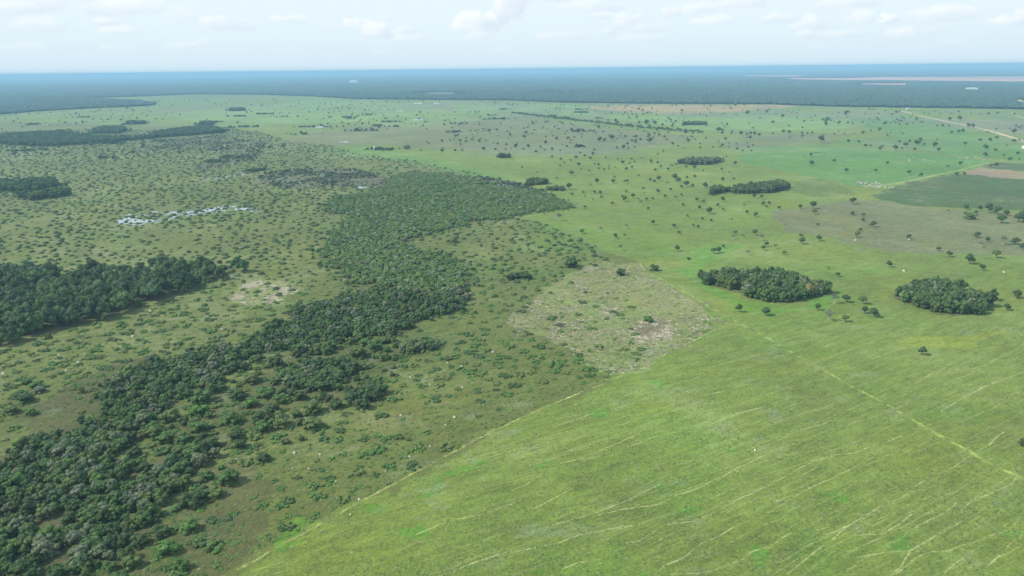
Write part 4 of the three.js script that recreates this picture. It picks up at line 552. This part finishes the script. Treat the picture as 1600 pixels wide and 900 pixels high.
{
  const near = woodTrees('lowerWood', 2.8, 2.3, 5.4, 1.8, 5.6, forestMix, 201);
  const reach = (t) => (lineGap(WOODS.lowerWood.slice(0, 22), t.x, t.z) < 6 ? 'right hand fringe' : t.z > -165 ? 'lowest corner' : t.z > -190 ? 'middle' : t.x < -150 ? 'left frame side' : 'upper reach');
  const [own, rest] = biggest(near, 300);
  for (const t of own) tree('forest_tree', BUSHY[t.kind], t.tone, t.x, t.z, t.w, t.h, t.turn, `${t.w > 4.2 ? 'broad' : 'narrow'} ${WORD[t.tone]} rounded tree in the ${reach(t)} of the near wood`, `${WORD[t.tone]} trees in the ${reach(t)} of the near wood`);
  mass('forest_canopy', 'dense mixed green tree canopy of the long wood running up from lower left', 'forest', asMass(rest, 202));
  mass('scrub_canopy', 'low dense olive scrub wood filling the middle of the savanna', 'scrub', asMass(woodTrees('scrubWood', 2.7, 2.2, 4.4, 1.6, 4.0, scrubMix, 203), 204, 1.5));
  mass('dark_forest_canopy', 'tall dark green forest canopy at the left frame edge', 'forest', asMass(woodTrees('darkWood', 5.6, 5.4, 10.5, 6.5, 13.5, darkMix, 205), 206, 1, ROUND));
  const groves = [['broadGrove', 'broad oval grove beside the long track'], ['smallGrove', 'smaller oval grove at far right'], ['longGrove', 'long low grove in the middle pasture'], ['paleGrove', 'small pale grove beyond the long grove'], ['thicketA', 'wide thicket beside the near wood'], ['thicketB', 'rounded thicket right of the wide thicket'], ['thicketC', 'oblong thicket touching the near wood'], ['thicketD', 'thicket left of the cleared felling'], ['thicketE', 'little thicket right of the scrub wood'], ['thicketF', 'tall thicket at the scrub wood tip'], ['thicketG', 'low thicket beyond the scrub wood tip'], ['farGroveG', 'lone grove in the middle distance'], ['farGroveF', 'oval grove in the far pasture']];
  let all = [];
  groves.forEach(([k, where], i) => { const th = k.startsWith('thicket'), far = k.startsWith('far'); for (const t of woodTrees(k, th ? 3.2 : far ? 5.5 : 4.1, th ? 3.4 : far ? 6 : 4.6, th ? 6 : far ? 9 : 7.6, th ? 3.2 : 6, th ? (k === 'thicketF' ? 8 : 5.2) : 9.2, k === 'paleGrove' ? [['pale', 1], ['blue', 2], ['grey', 0.5]] : groveMix, 300 + i)) all.push({ ...t, where }); });
  const [ownG, restG] = biggest(all, 300);
  for (const t of ownG) tree('grove_tree', BUSHY[t.kind], t.tone, t.x, t.z, t.w, t.h, t.turn, `${WORD[t.tone]} leafy tree in the ${t.where}`, `${WORD[t.tone]} trees of the ${t.where}`);
  if (restG.length) mass('grove_canopy', 'other leafy trees filling out the groves of the pasture', 'grove', asMass(restG, 330));
  const left = ['westGroveA', 'westGroveB', 'farGroveA', 'farGroveB', 'farGroveC', 'farGroveD', 'farGroveE'].flatMap((k, i) => woodTrees(k, 6, 6, 10, 6, 11, darkMix, 350 + i));
  mass('distant_grove_canopy', 'dark tree groves in the left distance', 'grove', asMass(left, 360));
  tree('yellow_tree', ROUND[2], 'yellow', ...YELLOW_TREE, 6.2, 8.6, 1, 'yellow orange crowned tree at the near right of the broad oval grove', null);
}

// ---- far forest
{
  const f = hit(farForest), open = Object.values(FAR_CLEARINGS).map(hit), R = rng(401), list = [];
  const add = (z0, z1, gap, w, h) => { for (let z = z0; z > z1; z -= gap) for (let x = -0.8 * -z - 150; x < 0.8 * -z + 150; x += gap) { const px = x + (R() - 0.5) * gap, pz = z + (R() - 0.5) * gap; if (!f(px, pz) || open.some((o) => o(px, pz) || o(px * 1.06, pz * 1.06) || o(px * 1.12, pz * 1.12)) || look(tileA, px * 0.2, pz * 0.2) > 1.05) continue; list.push({ geo: CLUMP[Math.floor(R() * 3)], x: px, z: pz, w: w * (0.8 + 0.5 * R()), h: h * (0.75 + 0.5 * R()), turn: R() * 6.283, color: vary(R() < 0.6 ? [0.045, 0.085, 0.045] : [0.05, 0.092, 0.062], R, 0.3) }); } };
  add(-1850, -4200, 13, 18, 12); add(-4200, -8000, 30, 44, 14); add(-8000, -16000, 85, 120, 15);
  mass('far_forest', 'vast blue hazy forest stretching to the horizon', 'forest', list);
}

// ---- single trees of the pasture
const keepOff = (x, z) => inWood(x, z) || tint.ploughField(x, z) || tint.darkField(x, z);
{
  const R = rng(501), farTest = hit(farForest), list = PASTURE_TREES.map(([x, z, w, pale]) => ({ x, z, w: w * 1.12, tone: pale ? (R() < 0.6 ? 'pale' : 'grey') : pick(R, [['deep', 3], ['mid', 2], ['blue', 3], ['olive', 1]]), pale }));
  for (let k = 0; k < 2600; k++) {                                   // the many more that dot the far fields
    const z = -1080 - 2300 * Math.pow(R(), 1.1), x = (R() * 2 - 1) * 0.76 * -z, w = 3 + 6 * R() * R() + R(), n = look(tileB, x * 0.12, z * 0.12), tone = pick(R, [['deep', 3], ['mid', 2], ['blue', 3], ['pale', 0.6]]);
    if (n < -0.1 || farTest(x, z) || keepOff(x, z) || tint.lushField(x, z) || list.some((t) => Math.abs(t.x - x) < 9 && Math.abs(t.z - z) < 9)) continue;
    list.push({ x, z, w, tone });
  }
  const [own, rest] = biggest(list, 300);
  const where = (t) => (t.z > -330 ? 'near pasture' : t.z > -470 ? 'pasture around the oval groves' : t.z > -700 ? 'wide pasture beyond the oval groves' : t.z > -1000 ? 'pasture before the fence line' : t.x < -150 ? 'far left fields' : t.x < 420 ? 'far middle fields by the slanting hedgerow' : 'far right fields');
  for (const t of own) {
    const k = Math.floor(R() * 5), h = t.w * (0.95 + 0.35 * R());
    tree('pasture_tree', t.pale ? PALE[k % 2] : OPEN[k], t.tone, t.x, t.z, t.w, h, R() * 6.283, `${t.w > 7 ? 'large' : t.w > 4.6 ? 'middling' : 'small'} ${WORD[t.tone]} ${t.pale ? 'thin crowned' : 'round crowned'} tree in the ${where(t)}`, `${WORD[t.tone]} single trees in the ${where(t)}`, t.pale ? paleBark : bark);
  }
  mass('distant_trees', 'small scattered trees dotting the far hazy fields', 'trees', rest.map((t) => ({ geo: OPEN[Math.floor(R() * 5)].crown, x: t.x, z: t.z, w: t.w, h: t.w * (0.9 + 0.4 * R()), turn: R() * 6.283, color: vary(TONE[t.tone], R) })));
  const hedge = []; const L = TRACKS.hedgeLine;
  for (let i = 1; i < L.length; i++) { const [ax, az] = L[i - 1], [bx, bz] = L[i], n = Math.round(Math.hypot(bx - ax, bz - az) / 5); for (let k = 0; k < n; k++) { const t = (k + R()) / n, w = 5 + 5 * R(); hedge.push({ geo: ROUND[Math.floor(R() * 5)].crown, x: mix(ax, bx, t) + (R() - 0.5) * 8, z: mix(az, bz, t) + (R() - 0.5) * 8, w, h: w * 0.7, turn: R() * 6, color: vary(TONE.deep, R) }); } }
  mass('hedgerow', 'dark line of low trees slanting across the far fields', 'hedgerow', hedge);
  const bl = ['bare pale tree standing on the green pasture above the track bend', 'bare pale tree beside the long track near the broad grove', 'bare grey tree at the left rim of the cleared felling'];
  BARE_TREES.forEach(([x, z, w], i) => tree('bare_tree', BARE, 'grey', x, z, w * 1.1, w * 1.25, i * 2, bl[i], null, paleBark));
  FLAT_TREES.forEach(([x, z, w], i) => tree('flat_topped_tree', FLAT, 'mid', x, z, w * 1.15, w * 0.9, 0.4, 'flat topped dark tree standing in the cleared felling', null, paleBark));
  const gl = ['round bush just right of the track bend', 'low dark bush alone on the bright pasture', 'leafy green tree on the burnt patch of the cleared felling', 'bright green bush beneath the trees at right', 'round dark tree at the top of the cleared felling', 'wide dark bush above the cleared felling'];
  BIG_BUSHES.forEach(([x, z, w], i) => tree('round_bush', BUSHY[i % 5], i === 3 || i === 2 ? 'fresh' : 'deep', x, z, w * 1.1, w * 0.78, i, gl[i], null));
}

// ---- savanna bushes and shrub clumps
{
  const R = rng(601), bush = BUSHY;
  SAVANNA_BUSHES.forEach(([x, z, w, pale]) => { const tone = pale ? 'grey' : pick(R, [['deep', 2], ['mid', 3], ['fresh', 1], ['olive', 1.5]]), k = Math.floor(R() * 5); tree('savanna_bush', bush[k], tone, x, z, w * 1.1, w * (0.62 + 0.2 * R()), R() * 6.283, `${w > 5 ? 'large' : 'small'} ${WORD[tone]} bush on brown savanna beside the near wood`, `${WORD[tone]} bushes beside the near wood`).userData.category = 'bush'; });
  const E = [[-108, -150], [-90, -165], [-78, -200], [-62, -235], [-50, -265], [-40, -300], [-70, -312], [-112, -292], [-128, -262], [-134, -230], [-112, -205], [-96, -185], [-104, -165]];
  for (const [x, z] of spread(E, 7.2, 611)) {
    const s = R(), w = 2.4 + 3.2 * s * s, tone = pick(R, [['deep', 2.5], ['mid', 3], ['fresh', 0.8], ['olive', 1.5], ['grey', 0.4]]), k = Math.floor(R() * 5), skip = R(), hh = 0.6 + 0.25 * R(), turn = R() * 6.283;
    if (inWood(x, z) || skip < 0.25 || SAVANNA_BUSHES.some((b) => Math.hypot(b[0] - x, b[1] - z) < 4)) continue;
    tree('savanna_bush', bush[k], tone, x, z, w, w * hh, turn, `${w > 5 ? 'large' : 'small'} ${WORD[tone]} bush on brown savanna beside the near wood`, `${WORD[tone]} bushes beside the near wood`).userData.category = 'bush';
  }
  const S = TINTS.savanna, clip = [[-1500, -130], [900, -130], [900, -1500], [-1500, -1500]], list = [], R2 = rng(602);
  const gaps = [[-130, -360, 7.2], [-360, -760, 8.0], [-760, -1600, 9.5]];
  for (const [z0, z1, gap] of gaps) for (let z = z0, row = 0; z > z1; z -= gap * 0.87, row++) for (let x = 0.76 * z - 60 + (row % 2) * gap / 2; x < 60; x += gap) {
    const jig = gap * (z < -600 ? 1.15 : 0.8), px = x + (R2() - 0.5) * jig, pz = z + (R2() - 0.5) * jig, r0 = R2(), r1 = R2(), r2 = R2(), r3 = R2();
    if (!tint.savanna(px, pz) || inWood(px, pz) || (tint.clearedFelling(px, pz) && r0 < 0.7) || lineGap(TRACKS.cornerTrack, px, pz) < 3) continue;
    const n = look(tileA, px * 0.7, pz * 0.7); if (n + r0 * 0.9 < -0.35) continue;
    list.push({ x: px, z: pz, w: (3.5 + 3.9 * r1 * r1 + 0.8 * n) * (pz < -360 ? 0.76 : 1), turn: r2 * 6.283, kind: Math.floor(r3 * 4), tone: r1 < 0.12 ? 'fresh' : r2 < 0.35 ? 'mid' : r2 < 0.65 ? 'deep' : r2 < 0.9 ? 'olive' : 'blue' });
  }
  const [own, rest] = biggest(list, 300);
  for (const t of own) {
    const m = new THREE.Mesh(MOUND[t.kind], SHRUB_LEAF[t.tone]); m.position.set(t.x, 0, t.z); m.rotation.y = t.turn; m.scale.set(t.w, t.w * 0.7, t.w);
    const spot = t.x < -125 ? (t.z > -255 ? 'beside the left frame edge' : 'between the near and dark woods') : lineGap(TRACKS.cornerTrack, t.x, t.z) < 16 ? 'close to the corner track' : t.z > -215 ? 'near the lowest wood fringe' : t.z > -290 ? 'in the open brown savanna' : 'below the cleared felling';
    place(m, 'savanna_shrub', `${t.w > 5 ? 'wide' : 'small'} ${WORD[t.tone]} low shrub clump ${spot}`, 'shrub', `${WORD[t.tone]} low shrub clumps ${spot}`);
  }
  mass('savanna_shrubs', 'countless small dark shrub clumps dotting the left savanna', 'shrubs', rest.map((t) => ({ geo: t.z < -360 ? DOME[t.kind] : MOUND[t.kind], x: t.x, z: t.z, w: t.w, h: t.w * (t.z < -360 ? 0.85 : 0.75), turn: t.turn, color: vary(TONE[t.z < -420 && t.tone === 'olive' ? 'deep' : t.tone].map((c) => c * (t.z < -420 ? 1.05 : 1.25)), R), part: 'shrub' })));
}

// ---- low plants between the shrubs, scrub on the brown patches, bush clusters of the far fields
{
  const R = rng(651), low = [], scrub = [], far = [];
  for (let k = 0; k < 26000; k++) {
    const z = -132 - 420 * Math.pow(R(), 1.25), x = (R() * 2 - 1) * (0.76 * -z + 40), s = R(), turn = R() * 6.283, n = look(tileB, x * 1.6, z * 1.6);
    if (!tint.savanna(x, z) || inWood(x, z) || n + s < 0.1) continue;
    low.push({ geo: MOUND[k % 4], x, z, w: 0.7 + 1.3 * s * s, h: 0.5 + 0.7 * s, turn, color: vary(TONE[s < 0.4 ? 'olive' : s < 0.8 ? 'fresh' : 'mid'].map((c) => c * 1.35), R, 0.3), part: 'low_plant' });
  }
  mass('low_plants', 'small green herbs scattered over the near savanna', 'plants', low);
  for (const [k, gap] of [['brownScrub', 5.2], ['brownScrubB', 8], ['brownScrubC', 4.6]]) for (const [x, z] of spread(TINTS[k], gap, 652)) { const s = R(), w = 1.8 + 3 * s * s; if (inWood(x, z) || look(tileA, x * 1.1, z * 1.1) < -0.3) continue; scrub.push({ geo: BUSHY[Math.floor(R() * 5)].crown, x, z, w, h: w * (0.5 + 0.3 * R()), turn: R() * 6.283, color: vary(TONE[s < 0.45 ? 'grey' : s < 0.8 ? 'pale' : 'blue'].map((c) => c * 0.85), R, 0.3), part: 'bush' }); }
  mass('brown_scrub', 'grey brown low scrub patches above the long wood', 'scrub', scrub);
  const ff = hit(farForest);
  for (let c = 0; c < 70; c++) {
    const z = -880 - 1500 * R(), x = (R() * 2 - 1) * 0.75 * -z, n = 6 + Math.floor(R() * 22), sx = 12 + 34 * R(), sz = 8 + 18 * R();
    if (keepOff(x, z) || ff(x, z) || tint.lushField(x, z) || x > 260) continue;
    for (let k = 0; k < n; k++) { const w = 3 + 5 * R(), px = x + (R() + R() - 1) * sx, pz = z + (R() + R() - 1) * sz, tone = R() < 0.5 ? 'deep' : R() < 0.5 ? 'blue' : 'olive', kk = Math.floor(R() * 5), hh = 0.5 + 0.4 * R(), tu = R() * 6.283; far.push({ geo: BUSHY[kk].crown, x: px, z: pz, w, h: w * hh, turn: tu, color: vary(TONE[tone], R), part: 'bush' }); }
  }
  mass('distant_bushes', 'loose dark bush clusters over the far left and middle fields', 'bushes', far);
}

// ---- grass tufts and felled brush: nobody could count them
{
  const R = rng(701), list = [], grass = { pasture: [0.115, 0.18, 0.035], savanna: [0.095, 0.12, 0.035] };
  for (let k = 0; k < 60000; k++) {
    const z = -132 - 290 * Math.pow(R(), 1.3), x = (R() * 2 - 1) * (0.76 * -z + 40), n = look(tileA, x * 2.6, z * 2.6), r = R(), s = R(), turn = R() * 6.283;
    if (n + r < 0.35 || inWood(x, z) || lineGap(TRACKS.longTrack, x, z) < 2.2 || lineGap(TRACKS.cornerTrack, x, z) < 1.6) continue;
    const sav = tint.savanna(x, z), c = sav ? grass.savanna : grass.pasture, dry = r > 0.9 ? 0.5 : 0;
    list.push({ geo: TUFT[k % 2], x, z, w: 0.45 + 0.55 * s * s, h: 0.22 + 0.3 * s, turn, color: vary([mix(c[0], 0.26, dry), mix(c[1], 0.25, dry), mix(c[2], 0.14, dry)], R, 0.3), part: 'grass_tuft' });
  }
  mass('grass', 'uneven grass tufts covering the near pasture and savanna', 'grass', list);
  const stick = new THREE.CylinderGeometry(0.035, 0.06, 1, 5, 2).rotateZ(Math.PI / 2).translate(0, 0.05, 0), brush = [], R3 = rng(702);
  const slash = (p, count, sc) => { const b = boxOf(p), f = hit(p); for (let k = 0; k < count; k++) { const x = mix(b[0], b[1], R3()), z = mix(b[2], b[3], R3()), n = 0.7 * look(tileA, x * 3.1, z * 2.4) + 0.8 * look(tileB, x * 9, z * 6), a = R3(), s = R3(), g = R3(); if (!f(x, z) || n < -0.1 + 0.7 * R3() || inWood(x, z)) continue; brush.push({ geo: stick, mat: brushMat, part: 'cut_branch', x, z, w: (0.5 + 1.5 * s * s) * sc, h: (1.0 + 2.2 * g) * sc, turn: a < 0.6 ? 0.3 + (a - 0.3) * 1.6 : a * 6.283, color: g < 0.2 ? [0.2, 0.17, 0.15] : vary([0.47, 0.43, 0.29], R3, 0.3) }); } };
  const brushMat = new THREE.MeshStandardMaterial({ color: 0xffffff, roughness: 1 });
  slash(TINTS.clearedFelling, 38000, 0.92); slash(TINTS.leftFelling, 24000, 1.05); slash(TINTS.feltBare, 3500, 1);
  mass('felled_brush', 'pale cut branches strewn over the cleared fellings', 'brush', brush);
}

// ---- termite mounds
{
  const g = new THREE.IcosahedronGeometry(0.5, 2), p = g.attributes.position;
  for (let i = 0; i < p.count; i++) { const x = p.getX(i), y = p.getY(i), z = p.getZ(i), k = 1 + 0.25 * Math.sin(x * 9 + z * 5) * Math.cos(z * 8 - y * 4); p.setXYZ(i, x * k * (1 - y * 0.5), Math.max(0, (y + 0.3) * 1.1 * k), z * k * (1 - y * 0.5)); }
  g.computeVertexNormals();
  const mat = noisyMaterial([205, 196, 178], 0.2, 1, 21), R = rng(801);
  const where = (x, z) => (tint.savanna(x, z) ? (x < -150 ? 'on the savanna left of the near wood' : z > -245 ? 'among shrubs near the corner track' : 'on brown savanna below the cleared felling') : x > 60 && z > -260 ? 'on the lower pasture' : x > 100 ? 'on the right pasture beyond the groves' : 'at the pasture edge by the corner track');
  TERMITE_MOUNDS.forEach(([x, z, w]) => { const m = new THREE.Mesh(g, mat), s = clamp(w, 0.5, 1.5) * 0.8; m.position.set(x, 0, z); m.rotation.y = R() * 6; m.scale.set(s * 1.2, s * (0.9 + 0.4 * R()), s * 1.1); place(m, 'termite_mound', `small whitish earth termite mound ${where(x, z)}`, 'termite mound', `termite mounds ${where(x, z)}`); });
}

// ---- cattle
{
  const mc = new MarchingCubes(30, new THREE.MeshStandardMaterial(), false, false, 20000), N = 30, S = 1.35;
  const bones = [[-0.75, 1.02, 0, 0.72, 1.06, 0, 0.32, 0.33], [0.7, 1.1, 0, 1.02, 1.2, 0, 0.22, 0.15], [1.0, 1.2, 0, 1.26, 1.06, 0, 0.14, 0.09], [1.0, 1.3, -0.1, 1.0, 1.36, -0.24, 0.06, 0.05], [1.0, 1.3, 0.1, 1.0, 1.36, 0.24, 0.06, 0.05], [-0.95, 1.15, 0, -1.08, 0.6, 0, 0.07, 0.05], [0.5, 1.35, 0, 0.35, 1.38, 0, 0.16, 0.14]];
  for (const s of [-1, 1]) bones.push([0.58, 0.9, s * 0.18, 0.6, 0.5, s * 0.18, 0.16, 0.09], [0.6, 0.5, s * 0.18, 0.57, 0.07, s * 0.18, 0.09, 0.075], [-0.66, 0.95, s * 0.18, -0.62, 0.58, s * 0.19, 0.2, 0.1], [-0.62, 0.58, s * 0.19, -0.74, 0.4, s * 0.19, 0.1, 0.08], [-0.74, 0.4, s * 0.19, -0.72, 0.07, s * 0.19, 0.08, 0.075]);
  const P = new THREE.Vector3(), A = new THREE.Vector3(), B = new THREE.Vector3();
  for (let k = 0; k < N; k++) for (let j = 0; j < N; j++) for (let i = 0; i < N; i++) {
    P.set((i - N / 2) / (N / 2) * S, (j - N / 2) / (N / 2) * S + 0.8, (k - N / 2) / (N / 2) * S);
    let d = 9;
    for (const [ax, ay, az, bx, by, bz, ra, rb] of bones) { A.set(ax, ay, az); B.set(bx, by, bz).sub(A); const t = clamp(P.clone().sub(A).dot(B) / B.lengthSq(), 0, 1), e = P.distanceTo(A.addScaledVector(B, t)) - mix(ra, rb, t), h = clamp(0.5 + 0.5 * (d - e) / 0.06, 0, 1); d = mix(d, e, h) - 0.06 * h * (1 - h); }
    mc.field[i + j * N + k * N * N] = -d;
  }
  mc.isolation = 0; mc.update();
  const g = new THREE.BufferGeometry(), pa = mc.positionArray.slice(0, mc.count * 3);
  for (let i = 0; i < pa.length; i += 3) { pa[i] *= S; pa[i + 1] = pa[i + 1] * S + 0.8; pa[i + 2] *= S; }
  g.setAttribute('position', new THREE.BufferAttribute(pa, 3)); g.setAttribute('normal', new THREE.BufferAttribute(mc.normalArray.slice(0, mc.count * 3).map((v) => -v), 3));
  g.computeBoundingBox(); const low = g.boundingBox.min.y; g.translate(0, -low, 0); g.computeVertexNormals();
  const coats = [lin(0.45, 0.43, 0.38), lin(0.38, 0.35, 0.31), lin(0.50, 0.48, 0.44)].map((c) => new THREE.MeshStandardMaterial({ color: c, roughness: 0.9 })), R = rng(901);
  HERDS.forEach(([x, z, w, d, n], i) => { const where = ['crowded by the dark field corner', 'grazing loosely in the lush middle field', 'strung along the fence track'][i]; for (let k = 0; k < n; k++) { const m = new THREE.Mesh(g, coats[k % 3]); m.position.set(x + (R() * 2 - 1) * w, 0, z + (R() * 2 - 1) * d); m.rotation.y = R() * 6.283; m.scale.setScalar(0.9 + 0.25 * R()); place(m, 'cow', `white cow standing in the herd ${where}`, 'cow', `cattle ${where}`); } });
}

// ---- buildings and the white tank
{
  const white = new THREE.MeshStandardMaterial({ color: lin(0.72, 0.72, 0.70), roughness: 0.7 }), wall = noisyMaterial([214, 204, 186], 0.12, 1, 31), door = new THREE.MeshStandardMaterial({ color: lin(0.16, 0.11, 0.07), roughness: 0.8 }), metal = new THREE.MeshStandardMaterial({ color: lin(0.6, 0.62, 0.64), roughness: 0.45, metalness: 0.3 }), grey = new THREE.MeshStandardMaterial({ color: lin(0.35, 0.35, 0.34), roughness: 0.9 });
  const o = new THREE.Group();
  part('base', new THREE.CylinderGeometry(1.25, 1.3, 0.3, 24).translate(0, 0.15, 0), grey, o);
  part('body', new THREE.LatheGeometry([[0, 0.3], [1.02, 0.3], [1.02, 4.6], [0.95, 4.85], [0.6, 5.15], [0.2, 5.3], [0, 5.32]].map(([x, y]) => new THREE.Vector2(x, y)), 28), white, o);
  for (const y of [1.6, 3.1, 4.5]) part('band', new THREE.TorusGeometry(1.03, 0.03, 6, 28).rotateX(Math.PI / 2).translate(0, y, 0), grey, o);
  const rungs = []; for (const s of [-0.2, 0.2]) rungs.push(new THREE.BoxGeometry(0.05, 4.9, 0.05).translate(s, 2.5, 1.14)); for (let y = 0.4; y < 4.8; y += 0.35) rungs.push(new THREE.BoxGeometry(0.36, 0.03, 0.03).translate(0, y, 1.14));
  part('ladder', mergeGeometries(rungs), grey, o);
  o.position.set(TANK[0], 0, TANK[1]); o.scale.set(1.3, 1.25, 1.3); place(o, 'water_tank', 'tall slender white tank standing on the green strip in the middle distance', 'water tank');
  const labels = ['white walled farmhouse in the far middle fields', 'small pale shed right of the far farmhouse', 'low pale barn beyond the far farm', 'white roofed farm building at the right frame edge', 'tiny farm hut at the start of the far road'];
  const dims = [[16, 9, 3.6, 2.2], [10, 7, 3, 1.6], [20, 7, 3, 1.6], [14, 8, 3.2, 1.8], [8, 6, 3, 1.5]];
  FARM_BUILDINGS.forEach(([x, z], i) => {
    const [L, D, h, rise] = dims[i], b = new THREE.Group(), gable = new THREE.Shape([[-D / 2, 0], [D / 2, 0], [D / 2, h], [0, h + rise * 0.96], [-D / 2, h]].map(([u, v]) => new THREE.Vector2(u, v)));
    part('wall', new THREE.ExtrudeGeometry(gable, { depth: L, bevelEnabled: false }).translate(0, 0, -L / 2).rotateY(Math.PI / 2), wall, b);
    const rf = [], sl = Math.hypot(D / 2 + 0.5, rise), a = Math.atan2(rise, D / 2);
    for (const s of [-1, 1]) rf.push(new THREE.BoxGeometry(L + 1, 0.14, sl).translate(0, 0, -sl / 2).rotateX(-a * 1).translate(0, h + rise + 0.1, 0).rotateY(s > 0 ? 0 : Math.PI));
    part('roof', mergeGeometries(rf), i === 3 || i === 1 ? white : metal, b);
    part('door', new THREE.BoxGeometry(1.1, 2.1, 0.12).translate(L * 0.12, 1.05, D / 2 + 0.03), door, b);
    for (const u of [-0.36, -0.15, 0.32]) part('window', new THREE.BoxGeometry(1.3, 1.1, 0.1).translate(L * u, 1.75, D / 2 + 0.03), door, b);
    b.position.set(x, 0, z); b.rotation.y = i === 2 ? -0.2 : 0.15; place(b, 'farm_building', labels[i], 'building', null);
  });
}

scene.traverse((o) => { if (o.isMesh) { o.castShadow = true; o.receiveShadow = true; } });
renderer.render(scene, camera);
